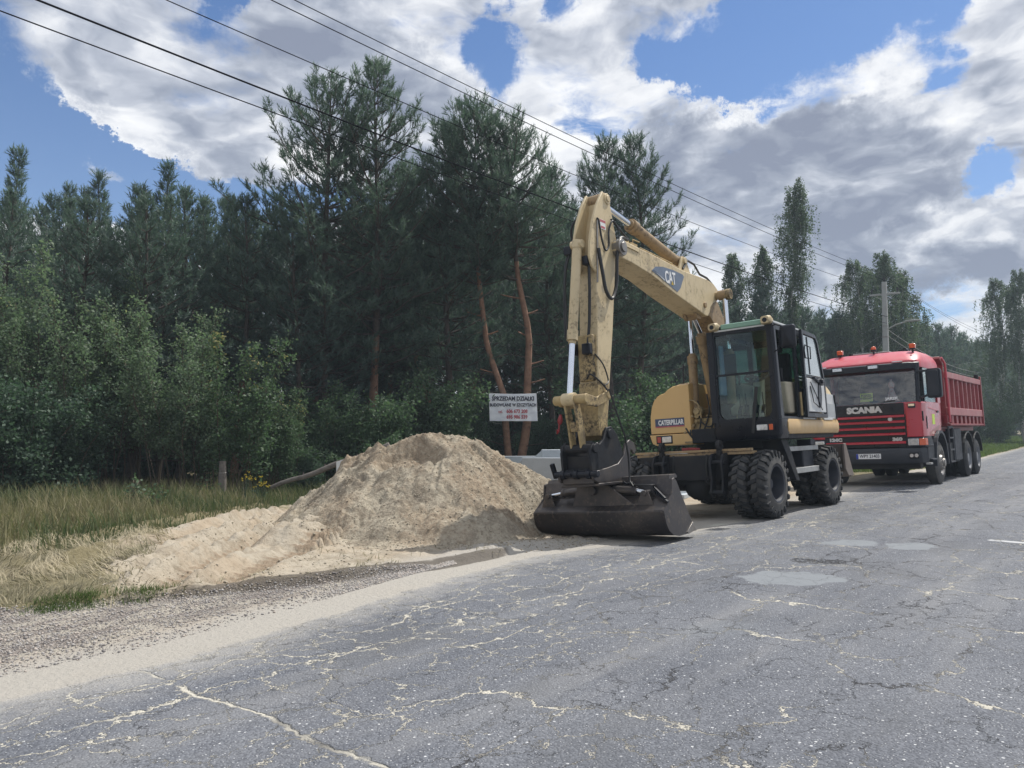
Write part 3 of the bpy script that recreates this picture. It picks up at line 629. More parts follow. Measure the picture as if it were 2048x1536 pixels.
def grass_all():
    rg = np.random.default_rng(11)
    # tall meadow left of the sand
    n = 230000; u = -2 + rg.random(n) * 26; v = 6.5 + rg.random(n) ** .8 * 13; k = inview(u, v) & ((v > vS(u) + .25 * fbm(u * 2, v * 2, 3, 3) + .1) & (v > 6.6))
    near = 9.0 + .6 * fbm(u * .8, v * .8, 4, 3)
    k &= (v > np.where(u < 4.2, near, 0)) & (np.hypot(u - CX, v - CY) > 2.3)
    dist = np.hypot(u, v); k &= rg.random(n) < np.clip(11.0 / dist, 0, 1) ** .6 * sstep(-.9, .3, fbm(u * 3, v * 3, 29, 3))
    u, v = u[k], v[k]; n = len(u)
    cl = .5 + .5 * fbm(u * .9, v * .9, 21, 4); fin = .5 + .5 * fbm(u * 4, v * 4, 23, 3)
    h = (.07 + .32 * cl * fin + .32 * rg.random(n) ** 3) * (0.55 + .45 * sstep(0, 2.0, v - np.maximum(vS(u), np.where(u < 4.2, 9.0, 0))))
    tint = np.clip(.05 + .85 * sstep(.3, .7, .5 + .6 * fbm(u * .8 + 5, v * .8, 25, 4)) + .7 * (rg.random(n) - .5), 0, .89)
    blades('meadow_grass', u, v, h, .010 + .008 * rg.random(n), .45, GRASSM, tint, 12, 'tall unmown grass, green mixed with dry seed stalks, in front of the bushes')
    # flattened straw towards the road
    n = 60000; u = -1 + rg.random(n) * 5.6; v = 6.2 + rg.random(n) * 4.0
    lo = np.where(u < 2.6, vb(u) + .05, np.interp(u, [2.6, 3.4, 4.4], [6.5, 7.7, 9.0])) + .25 * fbm(u * 2.5, v * 2.5, 33, 3)
    k = inview(u, v) & (v > lo) & (v < 9.7) & (rg.random(n) < sstep(-.7, .3, fbm(u * 2.2, v * 2.2, 38, 4))); u, v = u[k], v[k]; n = len(u)
    hd = 1.6 + 5.0 * fbm(u * 1.6, v * 1.6, 35, 3)
    blades('dry_straw', u, v, .05 + .24 * rg.random(n) ** 1.5, .006 + .007 * rg.random(n), .95, STRAWM, np.clip(.05 + .9 * sstep(.25, .75, .5 + .7 * fbm(u * 2.2, v * 2.2, 36, 4)) + .8 * (rg.random(n) - .5), 0, .89), 13, 'flattened dry straw-coloured grass at the near left', flat=.5, head=hd)
    # sparse straw and tufts lying on the sand, wisps along the foot of the heap
    n = 16000; u = 2.6 + rg.random(n) * 9; v = vb(u) + rg.random(n) * (vS(u) - vb(u)); cl = .5 + .5 * fbm(u * 1.6, v * 1.6, 41, 3)
    k = (rg.random(n) < sstep(.55, .85, cl)) & inview(u, v) & (np.hypot(u - CX, v - CY) > 2.2); u, v = u[k], v[k]; n = len(u)
    blades('scattered_straw', u, v, .06 + .16 * rg.random(n), .006 + .004 * rg.random(n), .95, STRAWM, rg.random(n) * .88, 14, 'wisps of dry grass lying about on the sand', flat=.6)
    # green verge behind the vehicles, up to the trees
    n = 150000; u = 11 + rg.random(n) ** 1.6 * 100; v = 5.6 + rg.random(n) * 13
    k = inview(u, v, 1.1) & (v > np.maximum(vS(u), edge(u) + .25) + .3 * fbm(u * .7, v * .7, 51, 3)); k &= ~((u < 26) & (v < 7.6)); u, v = u[k], v[k]; n = len(u)
    d = np.hypot(u, v); h = (.10 + .22 * rg.random(n)) * (0.8 + .6 * (.5 + .5 * fbm(u * .5, v * .5, 52, 3)))
    blades('verge_grass', u, v, h, (.010 + .010 * rg.random(n)) * np.clip(d / 18, 1, 4), .5, GREENG, np.clip(.5 + .5 * fbm(u * .4, v * .4, 53, 3) + .4 * (rg.random(n) - .5), 0, .89), 15, 'short green grass of the verge behind the vehicles')
    # a few bright green tufts at the gravel edge
    n = 1300; c = np.array([(2.28, 6.62), (2.5, 6.55), (2.9, 6.42)])[rg.integers(0, 3, n)]; u = c[:, 0] + rg.normal(0, .10, n); v = c[:, 1] + rg.normal(0, .07, n)
    blades('green_tufts', u, v, .03 + .07 * rg.random(n), .005 + 0 * u, .6, GREENG, rg.random(n) * .6, 16, 'low bright green grass tufts at the edge of the gravel')
grass_all()
# ------------------------------------------------------------------ trees
def spot_uv(x, D):                     # a place on the ground in the direction of column x of the view, D metres deep
    r = (x - 1024) / 1530 * D; return D * math.cos(YAW) + r * math.sin(YAW), D * math.sin(YAW) - r * math.cos(YAW)
def top_h(y, D): return EYE + (850 - y) * D / 1530
def unit(a): return a / (np.linalg.norm(a, axis=-1, keepdims=True) + 1e-9)
def needle_mesh(name, P, D, L, rg, nb, bl, bw, mat, parent=None, young=None):
    n = len(P); D = unit(D); a = np.where(np.abs(D[:, 2:3]) < .9, np.array([[0, 0, 1.]]), np.array([[1., 0, 0]])); U = unit(np.cross(D, a)); W = np.cross(D, U)
    t = (np.arange(nb)[None] + rg.random((n, nb))) / nb; ang = rg.random((n, nb)) * 6.283
    R_ = U[:, None] * np.cos(ang)[..., None] + W[:, None] * np.sin(ang)[..., None]
    base = P[:, None] + D[:, None] * (t * L[:, None])[..., None]
    nd = unit(D[:, None] * (0.55 + .5 * t)[..., None] + R_ * .75); le = bl * (0.7 + .6 * rg.random((n, nb)))[..., None]
    sd = unit(np.cross(nd, R_ + .6 * (rg.random((n, nb, 3)) - .5))) * bw / 2
    V = np.stack([base - sd, base + sd, base + nd * le], 2).reshape(-1, 3)
    F = np.arange(len(V)).reshape(-1, 3); ti = rg.random(n) * .6 + (young if young is not None else 0)
    tint = np.repeat(np.clip(ti[:, None] + .25 * (rg.random((n, nb)) - .5), 0, .89).ravel(), 3)
    return npmesh(name, V, F, mat, parent, attrs={'tint': tint})
def pine(seed, H, R_, cb, tops=1, whorl=.42, nb=6, blades=13, bl=.12, bw=.024, shoot=.26, dens=1.0, trunk_r=.13, bark=None, mat=None, bend=.15, trunk_pts=None, shape=.75, low_dead=True, stubs=(), name='pine_tree'):
    rg = np.random.default_rng(seed); rr = random.Random(seed); root = empty(name, (0, 0, -500))
    mb = MB(); ph = rr.random() * 6
    def tp(z):
        if trunk_pts is not None: return Vector((np.interp(z, [p[2] for p in trunk_pts], [p[0] for p in trunk_pts]), np.interp(z, [p[2] for p in trunk_pts], [p[1] for p in trunk_pts]), z))
        return Vector((bend * math.sin(z * .45 + ph) - bend * math.sin(ph), bend * math.cos(z * .38 + ph) - bend * math.cos(ph), z))
    for zs, xl, yl in stubs: mb.tube([tp(zs), tp(zs) + Vector((xl * .5, yl * .5, .06)), tp(zs) + Vector((xl, yl, .14))], [.035, .03, .024], 6)
    zc = cb + (H - cb) * .12
    for c_, zz in ((0, np.linspace(-.2, zc, 12)), (1, np.linspace(zc, H, 14))): mb.cm = c_; mb.tube([tp(z) for z in zz], [max(.012, trunk_r * (1 - z / H) ** .8 + .01 + (.04 if z < .2 else 0)) for z in zz], 8)
    mb.cm = 1; SP, SD, SL, SY = [], [], [], []
    def addshoot(p, d, l, y=0.0): SP.append(tuple(p)); SD.append(tuple(d)); SL.append(l); SY.append(y)
    if low_dead:
        z = .9
        while z < cb:
            a = rr.random() * 6.28; L = .3 + rr.random() * .9; p = tp(z); d = Vector((math.cos(a), math.sin(a), .1 + .3 * rr.random()))
            mb.tube([p, p + d * L * .5, p + d * L + Vector((0, 0, -.1 * rr.random()))], [.018, .012, .005], 4); z += .25 + .5 * rr.random()
    z = cb
    while z < H - .1:
        t = (z - cb) / (H - cb); n_ = nb if t < .8 else max(3, nb - 2)
        for k in range(n_):
            az = 6.283 * k / n_ + rr.random() * 1.2 + z * 2.1
            L = R_ * (max(0, 1 - t ** 1.7) ** shape) * (.5 + .5 * min(1, t * 3.5 + .25)) * rr.uniform(.55, 1.2)
            if L < .2: L = .2
            el = RAD(rr.uniform(-10, 18) + 46 * t ** 2)
            d = Vector((math.cos(az) * math.cos(el), math.sin(az) * math.cos(el), math.sin(el))); p = tp(z); pts = [p]; K = 6
            for j in range(K):
                d = (d + Vector((rr.uniform(-.12, .12), rr.uniform(-.12, .12), .03 + .045 * j * (.4 + t)))).normalized(); p = p + d * (L / K); pts.append(p)
            mb.tube(pts, [max(.004, (.012 + .011 * L) * (1 - j / (K + .5))) for j in range(K + 1)], 4, caps=False)
            s = .22
            while s < 1.0:
                q = s * K; i = min(K - 1, int(q)); bp = pts[i].lerp(pts[i + 1], q - i); bd = (pts[i + 1] - pts[i]).normalized()
                sg = rr.choice((-1, 1)); side = bd.cross(Vector((0, 0, 1))).normalized() * sg
                td = (bd * rr.uniform(.35, .9) + side * rr.uniform(.4, .95) + Vector((0, 0, rr.uniform(.0, .55)))).normalized()
                tl = rr.uniform(.12, .42) * (1.15 - .5 * s) * min(1.4, .5 + L * .35)
                te = bp + td * tl
                if tl > .22: mb.tube([bp, te], [.006, .003], 3, caps=False)
                for r_ in range(3 if tl > .2 else 2):
                    f = 1 - .38 * r_ * rr.random() - (.15 * r_); sdn = (td + Vector((rr.uniform(-.6, .6), rr.uniform(-.6, .6), rr.uniform(.0, .9)))).normalized()
                    addshoot(bp.lerp(te, max(.15, f)), sdn, shoot * rr.uniform(.6, 1.15) * (.8 + .2 * t), .1 * (r_ == 0))
                s += rr.uniform(.6, 1.4) * .19 / (dens * max(.5, L))
            addshoot(pts[-1], (d + Vector((0, 0, .5))).normalized(), shoot * 1.25, .15)
            for r_ in range(2): addshoot(pts[-1], (d + Vector((rr.uniform(-.7, .7), rr.uniform(-.7, .7), .45))).normalized(), shoot * .9, .12)
        z += whorl * rr.uniform(.75, 1.2) * (1.15 - .35 * t)
    for k in range(7): addshoot(tp(H - .12 * k), Vector((rr.uniform(-.35, .35), rr.uniform(-.35, .35), 1)), shoot * 1.3, .2)
    mb.build('trunk', [bark or BARKG, BARKG], root, ang=60)
    o = needle_mesh('crown', np.array(SP), np.array(SD), np.array(SL), rg, blades, bl, bw, mat or PINEL, root, np.array(SY))
    return root
def leaf_mesh(name, C, rg, size, mat, parent, down=0.0, tintv=None):
    n = len(C); N = unit(rg.normal(size=(n, 3)) + np.array([0, 0, .7])); a = rg.normal(size=(n, 3)); a[:, 2] -= down * 2; U = unit(np.cross(N, a)); L = unit(np.cross(U, N))
    sz = size * (.6 + .7 * rg.random(n))[:, None]
    V = np.stack([C, C + L * sz * .55 + U * sz * .36, C + L * sz * 1.05, C + L * sz * .5 - U * sz * .36 + N * sz * .12], 1).reshape(-1, 3)
    tint = rg.random(n) if tintv is None else np.clip(tintv + .3 * (rg.random(n) - .5), 0, 1)
    return npmesh(name, V, np.arange(4 * n).reshape(-1, 4), mat, parent, attrs={'tint': np.repeat(tint, 4)})
def bush(seed, H, R_, stems, leaves, size, mat, bark=None, spread=.5, base_r=.35, lowleaf=.15, name='bush', tip_autumn=.0, stem_r=.02, sag=0.0, clump=.10):
    rg = np.random.default_rng(seed); rr = random.Random(seed); root = empty(name, (0, 0, -500)); mb = MB(); A, Wt, T = [], [], []
    for s in range(stems):
        az = rr.random() * 6.283; b0 = Vector((math.cos(az), math.sin(az), 0)) * base_r * rr.random(); h = H * rr.uniform(.62, 1.0) if s else H
        out = spread * rr.random() if s else .1; pts = [b0]; K = 7
        for j in range(K):
            f = (j + 1) / K; pts.append(b0 + Vector((math.cos(az) * R_ * out * f ** 1.4 + rr.uniform(-.06, .06), math.sin(az) * R_ * out * f ** 1.4 + rr.uniform(-.06, .06), h * f)))
        pts[0].z = -.1
        mb.tube(pts, [stem_r * (1 - .85 * j / K) * (h / H) for j in range(K + 1)], 5, caps=False)
        nb_ = int(6 + h * 6)
        for k in range(nb_):
            f = lowleaf + (1 - lowleaf) * (k + rr.random()) / nb_; q = f * K; i = min(K - 1, int(q)); p = pts[i].lerp(pts[i + 1], q - i)
            a2 = rr.random() * 6.283; L = R_ * .52 * (1 - f) ** .9 * rr.uniform(.25, 1.2) * min(1, f * 3 + .25) + .14; e = RAD(rr.uniform(15, 60))
            d = Vector((math.cos(a2) * math.cos(e), math.sin(a2) * math.cos(e), math.sin(e) - sag)); m_ = p + d * L * .55; en = p + d * L + Vector((0, 0, -.25 * L * sag))
            mb.tube([p, m_, en], [.008, .005, .002], 3, caps=False)
            for g_ in np.linspace(.2, 1.05, max(3, int(L * 9))):
                c = p.lerp(m_, g_ * 2) if g_ < .5 else m_.lerp(en, g_ * 2 - 1); A.append(tuple(c)); Wt.append(.5 + g_); T.append(tip_autumn * max(0, (c.z / H - .55)) * rr.random() * 2.6)
    mb.build('stems', bark or TWIG, root, ang=60)
    A = np.array(A); Wt = np.array(Wt); idx = rg.choice(len(A), leaves, p=Wt / Wt.sum()); C = A[idx] + rg.normal(0, clump, (leaves, 3)); C[:, 2] = np.abs(C[:, 2])
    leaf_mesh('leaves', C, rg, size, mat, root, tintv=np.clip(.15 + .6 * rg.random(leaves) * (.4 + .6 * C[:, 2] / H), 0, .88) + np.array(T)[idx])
    return root
def birch(seed, H, R_, leaves, cb=.2, droop=1.0, lean=0.0, width=None, name='birch_tree', size=.075, trunk_r=.14):
    rg = np.random.default_rng(seed); rr = random.Random(seed); root = empty(name, (0, 0, -500)); mb = MB(); A = []; ph = rr.random() * 6
    tp = lambda z: Vector((lean * (z / H) ** 2 * H + .18 * math.sin(z * .5 + ph), .18 * math.cos(z * .4 + ph), z))
    zz = np.linspace(-.2, H, 18); mb.tube([tp(z) for z in zz], [max(.01, trunk_r * (1 - z / H * .95)) for z in zz], 7)
    for k in range(int(H * 6.5)):
        f = cb + (1 - cb) * rr.random() ** .85; p = tp(f * H); az = rr.random() * 6.283; w = width(f) if width else (1 - f) ** .55
        L = R_ * w * rr.uniform(.5, 1.1) + .2; e = RAD(rr.uniform(25, 65)); d = Vector((math.cos(az) * math.cos(e), math.sin(az) * math.cos(e), math.sin(e)))
        q = p + d * L * .6; en = q + Vector((d.x, d.y, -.1)) * L * .45; mb.tube([p, q, en], [.02, .012, .004], 4, caps=False)
        for g_ in np.linspace(.25, 1, 6): A.append(p.lerp(q, g_))
        for s in range(int(3 + 3 * droop)):
            b0 = q.lerp(en, rr.random()) if rr.random() < .7 else p.lerp(q, rr.uniform(.4, 1)); ln = droop * rr.uniform(.3, 1.3) * min(1.2, .4 + L * .5); st = b0 + Vector((rr.uniform(-.25, .25), rr.uniform(-.25, .25), -ln))
            mb.tube([b0, st], [.004, .002], 3, caps=False)
            for g_ in np.linspace(0, 1, int(4 + ln * 9)): A.append(b0.lerp(st, g_))
    mb.build('trunk', [BARKW], root, ang=60)
    A = np.array([tuple(a) for a in A]); idx = rg.integers(0, len(A), leaves); C = A[idx] + rg.normal(0, .055, (leaves, 3)); leaf_mesh('crown', C, rg, size, BIRCHL, root, down=.8); return root
USED = set()
def plant(proto, x=None, D=None, uv=None, s=1.0, sz=None, rz=None, label=None, cat='tree', group=None, rs=None):
    r = proto if proto.name not in USED else copy_tree(proto); USED.add(proto.name)
    u, v = uv if uv is not None else spot_uv(x, D)
    r.location = (u, v, gz(u, v) - .03); r.rotation_euler = (0, 0, rz if rz is not None else (u * 12.9 + v * 7.7) % 6.283); r.scale = (s, s, sz if sz else s)
    for k in ('label', 'category', 'group'):
        if k in r: del r[k]
    return tag(r, label, cat, group)

def vegetation():
    # --- the pines that stand out, one by one
    pA = pine(101, 12.2, 3.6, 3.2, whorl=.48, nb=7, dens=1.2, blades=15, bl=.14, trunk_r=.15, shoot=.30, bend=.10, shape=.62)
    plant(pA, 655, 23, rz=.4, label='tall open pine left of its twin, topped by several pointed leaders, sky showing through')
    pB = pine(102, 12.7, 2.9, 3.4, whorl=.48, nb=7, dens=1.15, blades=15, bl=.14, trunk_r=.15, shoot=.30, bend=.08, bark=BARKO, shape=.6)
    plant(pB, 742, 23.5, rz=1.1, label='tallest pine, right of its twin, with a reddish bare trunk and loose crown')
    pC = pine(103, 11.6, 2.3, 6.0, whorl=.34, nb=7, dens=1.5, bl=.14, stubs=((3.2, -.5, .1), (4.4, .4, 0), (5.0, -.5, 0)), trunk_r=.11, shoot=.30, bark=BARKO, shape=.55,
              trunk_pts=[(.0, 0, -.3), (-.10, 0, .8), (-.18, .0, 1.6), (-.15, 0, 2.3), (-.75, 0, 4), (-1.0, 0, 6), (-1.2, .0, 9), (-1.1, 0, 11.6)])
    plant(pC, 1022, 24, rz=YAW - RAD(90), label='left orange stem of the forked pine behind the white banner, dense crown')
    pD = pine(104, 11.2, 2.2, 6.2, whorl=.34, nb=7, dens=1.5, bl=.14, stubs=((2.9, .55, 0), (3.5, .5, .1), (4.4, -.35, 0), (5.1, .4, 0), (5.6, -.7, 0)), trunk_r=.14, shoot=.30, bark=BARKO, shape=.55,
              trunk_pts=[(.1, 0, -.3), (.35, 0, .8), (.48, .0, 1.6), (.48, 0, 2.6), (.55, 0, 4.5), (.2, 0, 6.2), (-.1, .0, 9), (-.2, 0, 11.2)])
    plant(pD, 1024, 24.2, rz=YAW - RAD(90), label='right straight orange stem of the forked pine carrying the white banner, stubs of cut branches')
    pE = pine(105, 11.6, 2.4, 3.0, whorl=.40, nb=7, dens=1.25, bl=.14, trunk_r=.13, shoot=.32, shape=.6)
    plant(pE, 1108, 30, label='pine between the forked pine and the digger arm, crown lower than both neighbours')
    pF = pine(106, 11.9, 2.0, 4.0, whorl=.42, nb=7, dens=1.35, bl=.14, trunk_r=.14, shoot=.34, shape=.5, bend=.2)
    plant(pF, 1225, 28, rz=2.0, label='pine rising directly behind the digger boom, with a long branch reaching right')
    plant(pF, 1268, 28.6, s=1.0, sz=1.02, rz=4.4, label='second pine behind the digger boom, its spiky top just right of the first')
    plant(pE, 905, 25, s=1.0, sz=.98, rz=3.0, label='bushy pine between the tall twin pines and the forked pine')
    plant(pC, 870, 27, s=.92, rz=5.2, label='slender pine just right of the tall twins, crown half hidden by them')
    pS = pine(107, 10.0, 1.9, 2.0, whorl=.42, nb=6, dens=1.0, trunk_r=.10, shoot=.30, shape=1.25)
    for x, y, D, lab in ((35, 292, 26, 'thin pine with a long bare spire, leftmost of the tree tops'), (112, 362, 26.5, 'thin spired pine, second from the left edge'),
                         (190, 345, 27, 'spired pine with a broad top in front of the low white cloud'), (330, 318, 26, 'slim pine spire standing above its neighbours left of the tall twins'),
                         (255, 372, 27, 'pine with a blunt spiky top between the cloud and the slim spire'), (405, 396, 25, 'pine with a rounded spiky top left of the tall twins'),
                         (455, 385, 24, 'pine touching the left edge of the tall twins, top full of upright shoots')):
        plant(pS, x, D, s=top_h(y, D) / 10.0, rz=x * .7, label=lab)
    # --- the wall of forest
    F1 = pine(201, 9.5, 2.4, 1.4, whorl=.46, nb=6, dens=.95, blades=11, bw=.030, bl=.13, shoot=.30, trunk_r=.11, mat=PINEF)
    F2 = pine(202, 9.5, 2.2, 2.6, whorl=.46, nb=6, dens=.95, blades=11, bw=.030, bl=.13, shoot=.30, trunk_r=.12, bark=BARKO, mat=PINEF)
    F3 = pine(203, 9.5, 2.5, .9, whorl=.5, nb=6, dens=.9, blades=10, bw=.032, bl=.14, shoot=.32, trunk_r=.11, mat=PINEF)
    G1 = pine(204, 10, 2.7, .7, whorl=.55, nb=7, dens=.8, blades=9, bw=.050, bl=.20, shoot=.42, trunk_r=.13, mat=PINEF)
    rr = random.Random(77); far_lab = 'dark pine in the forest wall far along the road'; near_lab = 'dark green pine inside the dense forest wall behind the bushes'
    for row, (V, sp) in enumerate(((19.8, 1.8), (22.5, 1.9), (26, 2.3), (31, 2.8), (38, 3.4))):
        u = -2.0
        while u < 42:
            uu, vv = u + rr.uniform(-.6, .6), V + rr.uniform(-1.1, 1.1); D = uu * math.cos(YAW) + vv * math.sin(YAW); r = uu * math.sin(YAW) - vv * math.cos(YAW); x = 1024 + 1530 * r / D
            if -120 < x < 2150:
                yt = np.interp(x, [-100, 100, 300, 480, 600, 800, 900, 1060, 1180, 1300, 1420, 1560, 1700], [372, 370, 374, 386, 405, 400, 410, 400, 430, 480, 560, 590, 600]) + rr.uniform(-6, 30)
                if not (row == 0 and 955 < x < 1100 ):
                    h = top_h(yt, D); plant(rr.choice((F1, F2, F3)), uv=(uu, vv), s=(h / 9.5 + 1) / 2, sz=h / 9.5, rz=rr.random() * 6, label=near_lab, group='pines of the near forest wall')
            u += sp * rr.uniform(.8, 1.25)
    for V, sp in ((17.5, 2.3), (21, 2.8), (26, 4)):
        u = 42.0
        while u < 150:
            uu, vv = u + rr.uniform(-1, 1), V + rr.uniform(-1.2, 1.2) - (u - 42) * .02; h = np.interp(u, [42, 60, 100, 150], [8.6, 9.6, 11.2, 12.6]) * rr.uniform(.92, 1.08)
            plant(G1, uv=(uu, vv), s=h / 10 * 1.05, sz=h / 10, rz=rr.random() * 6, label=far_lab, group='pines far along the road'); u += sp * rr.uniform(.8, 1.25)
    # --- undergrowth at the foot of the forest
    U1 = bush(420, 2.4, 2.4, 10, 7000, .13, DARKL, spread=.95, base_r=.9, name='undergrowth_bush', lowleaf=.0, sag=.2, clump=.16)
    for V, u0, u1, sp in ((23.8, -2, 34, 2.7), (29, 0, 45, 3.0), (17, 34, 60, 3.2), (18.5, 60, 140, 5.5)):
        u = u0
        while u < u1:
            s_ = rr.uniform(.75, 1.35) * (1.5 if u > 60 else 1); plant(U1, uv=(u + rr.uniform(-.8, .8), V + rr.uniform(-.9, .9)), s=s_, rz=rr.random() * 6, label='dark undergrowth bush in the shade between the pine trunks', cat='bush', group='undergrowth under the pines'); u += sp * rr.uniform(.8, 1.2)
    # --- birches
    Wn = lambda f: 0.55 + .5 * math.sin(f * 9) * .3 + (.35 if .62 < f < .85 else 0) * (1 if f < .9 else .3) - (f > .88) * .3
    b1 = birch(301, 15.5, 1.5, 26000, cb=.12, droop=1.7, lean=.045, width=Wn, size=.10)
    plant(b1, 1580, 46, s=top_h(352, 46) / 15.5, rz=YAW - RAD(80), label='tall narrow weeping birch towering above the digger cab')
    b2 = birch(302, 11, 2.0, 15000, cb=.15, droop=1.2, size=.10, width=lambda f: max(.12, 1 - f ** 2.6) ** .7)
    plant(b2, 1463, 48, s=top_h(508, 48) / 11, rz=1, label='small birch left of the tall weeping birch, behind the boom joint')
    plant(b2, 1532, 47, s=top_h(515, 47) / 11, sz=1.13, rz=3.3, label='narrow birch close beside the tall weeping birch on its left')
    b3 = birch(303, 13, 4.3, 34000, cb=.10, droop=1.3, size=.10, width=lambda f: max(.15, 1 - f ** 3.2) ** .7)
    plant(b3, 1722, 53, s=top_h(522, 53) / 13, rz=.3, label='wide weeping birch behind the power pole, on its left')
    plant(b3, 1775, 54, s=top_h(510, 54) / 13, rz=2.2, label='wide weeping birch directly behind the top of the power pole')
    plant(b2, 1815, 55, s=top_h(560, 55) / 11 * 1.05, rz=5.2, label='lower birch to the right of the power pole')
    for x, y, D, rz, lab in ((2006, 560, 62, .5, 'birch with white stem at the right edge of the picture, nearest the far pole'), (2044, 545, 60, 2.5, 'birch with leaning white stem, rightmost in the picture'), (2075, 600, 58, 4, 'birch half out of the picture at the right')):
        plant(b3, x, D, s=top_h(y, D) / 13 * .85, sz=top_h(y, D) / 13, rz=rz, label=lab)
    # --- bushes left
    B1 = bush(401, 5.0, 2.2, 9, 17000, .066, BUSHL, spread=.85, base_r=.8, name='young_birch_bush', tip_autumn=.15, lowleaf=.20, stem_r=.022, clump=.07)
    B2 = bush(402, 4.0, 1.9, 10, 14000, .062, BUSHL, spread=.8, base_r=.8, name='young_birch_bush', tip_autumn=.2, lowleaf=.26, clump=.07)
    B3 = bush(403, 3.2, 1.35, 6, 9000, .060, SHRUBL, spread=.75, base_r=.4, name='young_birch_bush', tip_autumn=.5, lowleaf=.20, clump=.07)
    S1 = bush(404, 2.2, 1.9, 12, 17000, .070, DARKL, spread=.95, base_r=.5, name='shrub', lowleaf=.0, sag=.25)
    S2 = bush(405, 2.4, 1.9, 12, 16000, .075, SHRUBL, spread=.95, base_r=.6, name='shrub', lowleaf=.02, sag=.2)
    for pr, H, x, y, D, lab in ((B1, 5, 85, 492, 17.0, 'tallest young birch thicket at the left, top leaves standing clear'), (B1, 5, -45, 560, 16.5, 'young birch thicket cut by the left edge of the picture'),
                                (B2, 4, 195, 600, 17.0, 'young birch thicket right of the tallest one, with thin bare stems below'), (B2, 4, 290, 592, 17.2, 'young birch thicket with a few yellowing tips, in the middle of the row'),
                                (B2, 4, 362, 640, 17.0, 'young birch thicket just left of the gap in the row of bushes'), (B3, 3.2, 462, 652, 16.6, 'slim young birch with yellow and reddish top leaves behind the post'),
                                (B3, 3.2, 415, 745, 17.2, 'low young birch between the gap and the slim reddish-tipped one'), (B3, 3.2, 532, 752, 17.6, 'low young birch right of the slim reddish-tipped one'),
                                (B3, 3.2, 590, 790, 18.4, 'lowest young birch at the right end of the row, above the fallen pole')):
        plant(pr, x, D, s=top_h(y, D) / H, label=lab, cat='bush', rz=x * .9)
    for pr, H, x, y, D, lab in ((S1, 2.2, 40, 765, 14.6, 'dark green low shrub at the left edge, in front of the young birches'), (S1, 2.2, 130, 800, 15.6, 'dark shrub in the shade right of the one at the left edge'),
                                (S2, 2.4, 655, 775, 20.0, 'green shrub behind the white tag and the fallen pole'), (S2, 2.4, 722, 760, 21.0, 'green shrub at the feet of the tall twin pines'),
                                (S2, 2.4, 795, 735, 22.0, 'green shrub with arching leafy twigs above the crest of the heap'), (S2, 2.4, 850, 760, 22.5, 'light green shrub behind the top of the sand heap'),
                                (S1, 2.2, 925, 800, 26, 'dark shrub left of the white banner'), (S1, 2.2, 1100, 830, 27.5, 'dark shrub behind the right end of the banner'),
                                (S2, 2.4, 1285, 735, 25, 'tall green shrub in the gap between digger arm and engine box'), (S2, 2.4, 1345, 770, 26, 'green shrub directly above the rounded yellow box'),
                                (S1, 2.2, 1175, 790, 27, 'dark shrub behind the bucket arm'), (S2, 2.4, 760, 850, 17.5, 'low leafy shrub behind the left shoulder of the heap'),
                                (S1, 2.2, 600, 880, 18.5, 'low dark shrub where the fallen pole meets the ground'), (S2, 2.4, 1640, 850, 40, 'green shrub on the verge between digger and lorry'),
                                (S2, 2.4, 1975, 800, 58, 'green shrub at the foot of the far power pole')):
        plant(pr, x, D, s=max(.35, top_h(y, D) / H), label=lab, cat='shrub', rz=x * .9)
    W = bush(410, .50, .28, 4, 60, .085, SHRUBL, spread=.9, base_r=.06, name='weed_plant', lowleaf=.1, clump=.03, stem_r=.006)
    plant(W, 278, 13.3, s=1.0, label='small weed with large pale leaves standing alone in the meadow', cat='plant', rz=0)
    plant(W, 312, 13.0, s=.75, label='smaller weed with large leaves just right of the first one', cat='plant', rz=2)
    plant(W, 415, 15.6, s=.9, label='broad-leaved weed just left of the old post', cat='plant', rz=4)
    # yellow ragwort
    FLOW = paint('yellow_flower_heads', (0.62, 0.48, 0.03), .7)
    for i, (x, D, h, lab) in enumerate(((492, 15.0, .62, 'yellow-flowered weed right of the post, left one'), (512, 14.6, .55, 'yellow-flowered weed right of the post, middle one'), (528, 14.9, .5, 'yellow-flowered weed right of the post, nearest the fallen pole'))):
        u, v = spot_uv(x, D); r = empty('flowering_weed', (u, v, gz(u, v)), i * 1.3, label=lab, cat='plant'); mb = MB(); fl = MB(); q = random.Random(i)
        for k in range(7):
            e = Vector((q.uniform(-.16, .16), q.uniform(-.16, .16), h * q.uniform(.7, 1))); mb.tube([(0, 0, -.03), (e.x * .4, e.y * .4, h * .5), e], [.005, .004, .003], 4)
            for j in range(5): fl.sph((e.x + q.uniform(-.03, .03), e.y + q.uniform(-.03, .03), e.z + q.uniform(-.02, .02)), .012, (1, 1, .5), 6)
            for j in range(4):
                p = Vector((0, 0, 0)).lerp(e, q.uniform(.2, .8)); d = Vector((q.uniform(-1, 1), q.uniform(-1, 1), .3)) * .07; s_ = Vector((-d.y, d.x, 0)) * .25; mb.add([p - s_, p + s_, p + d], [(0, 1, 2)])
        mb.build('stems', [DARKL], r); fl.build('flowers', [FLOW], r)
vegetation()
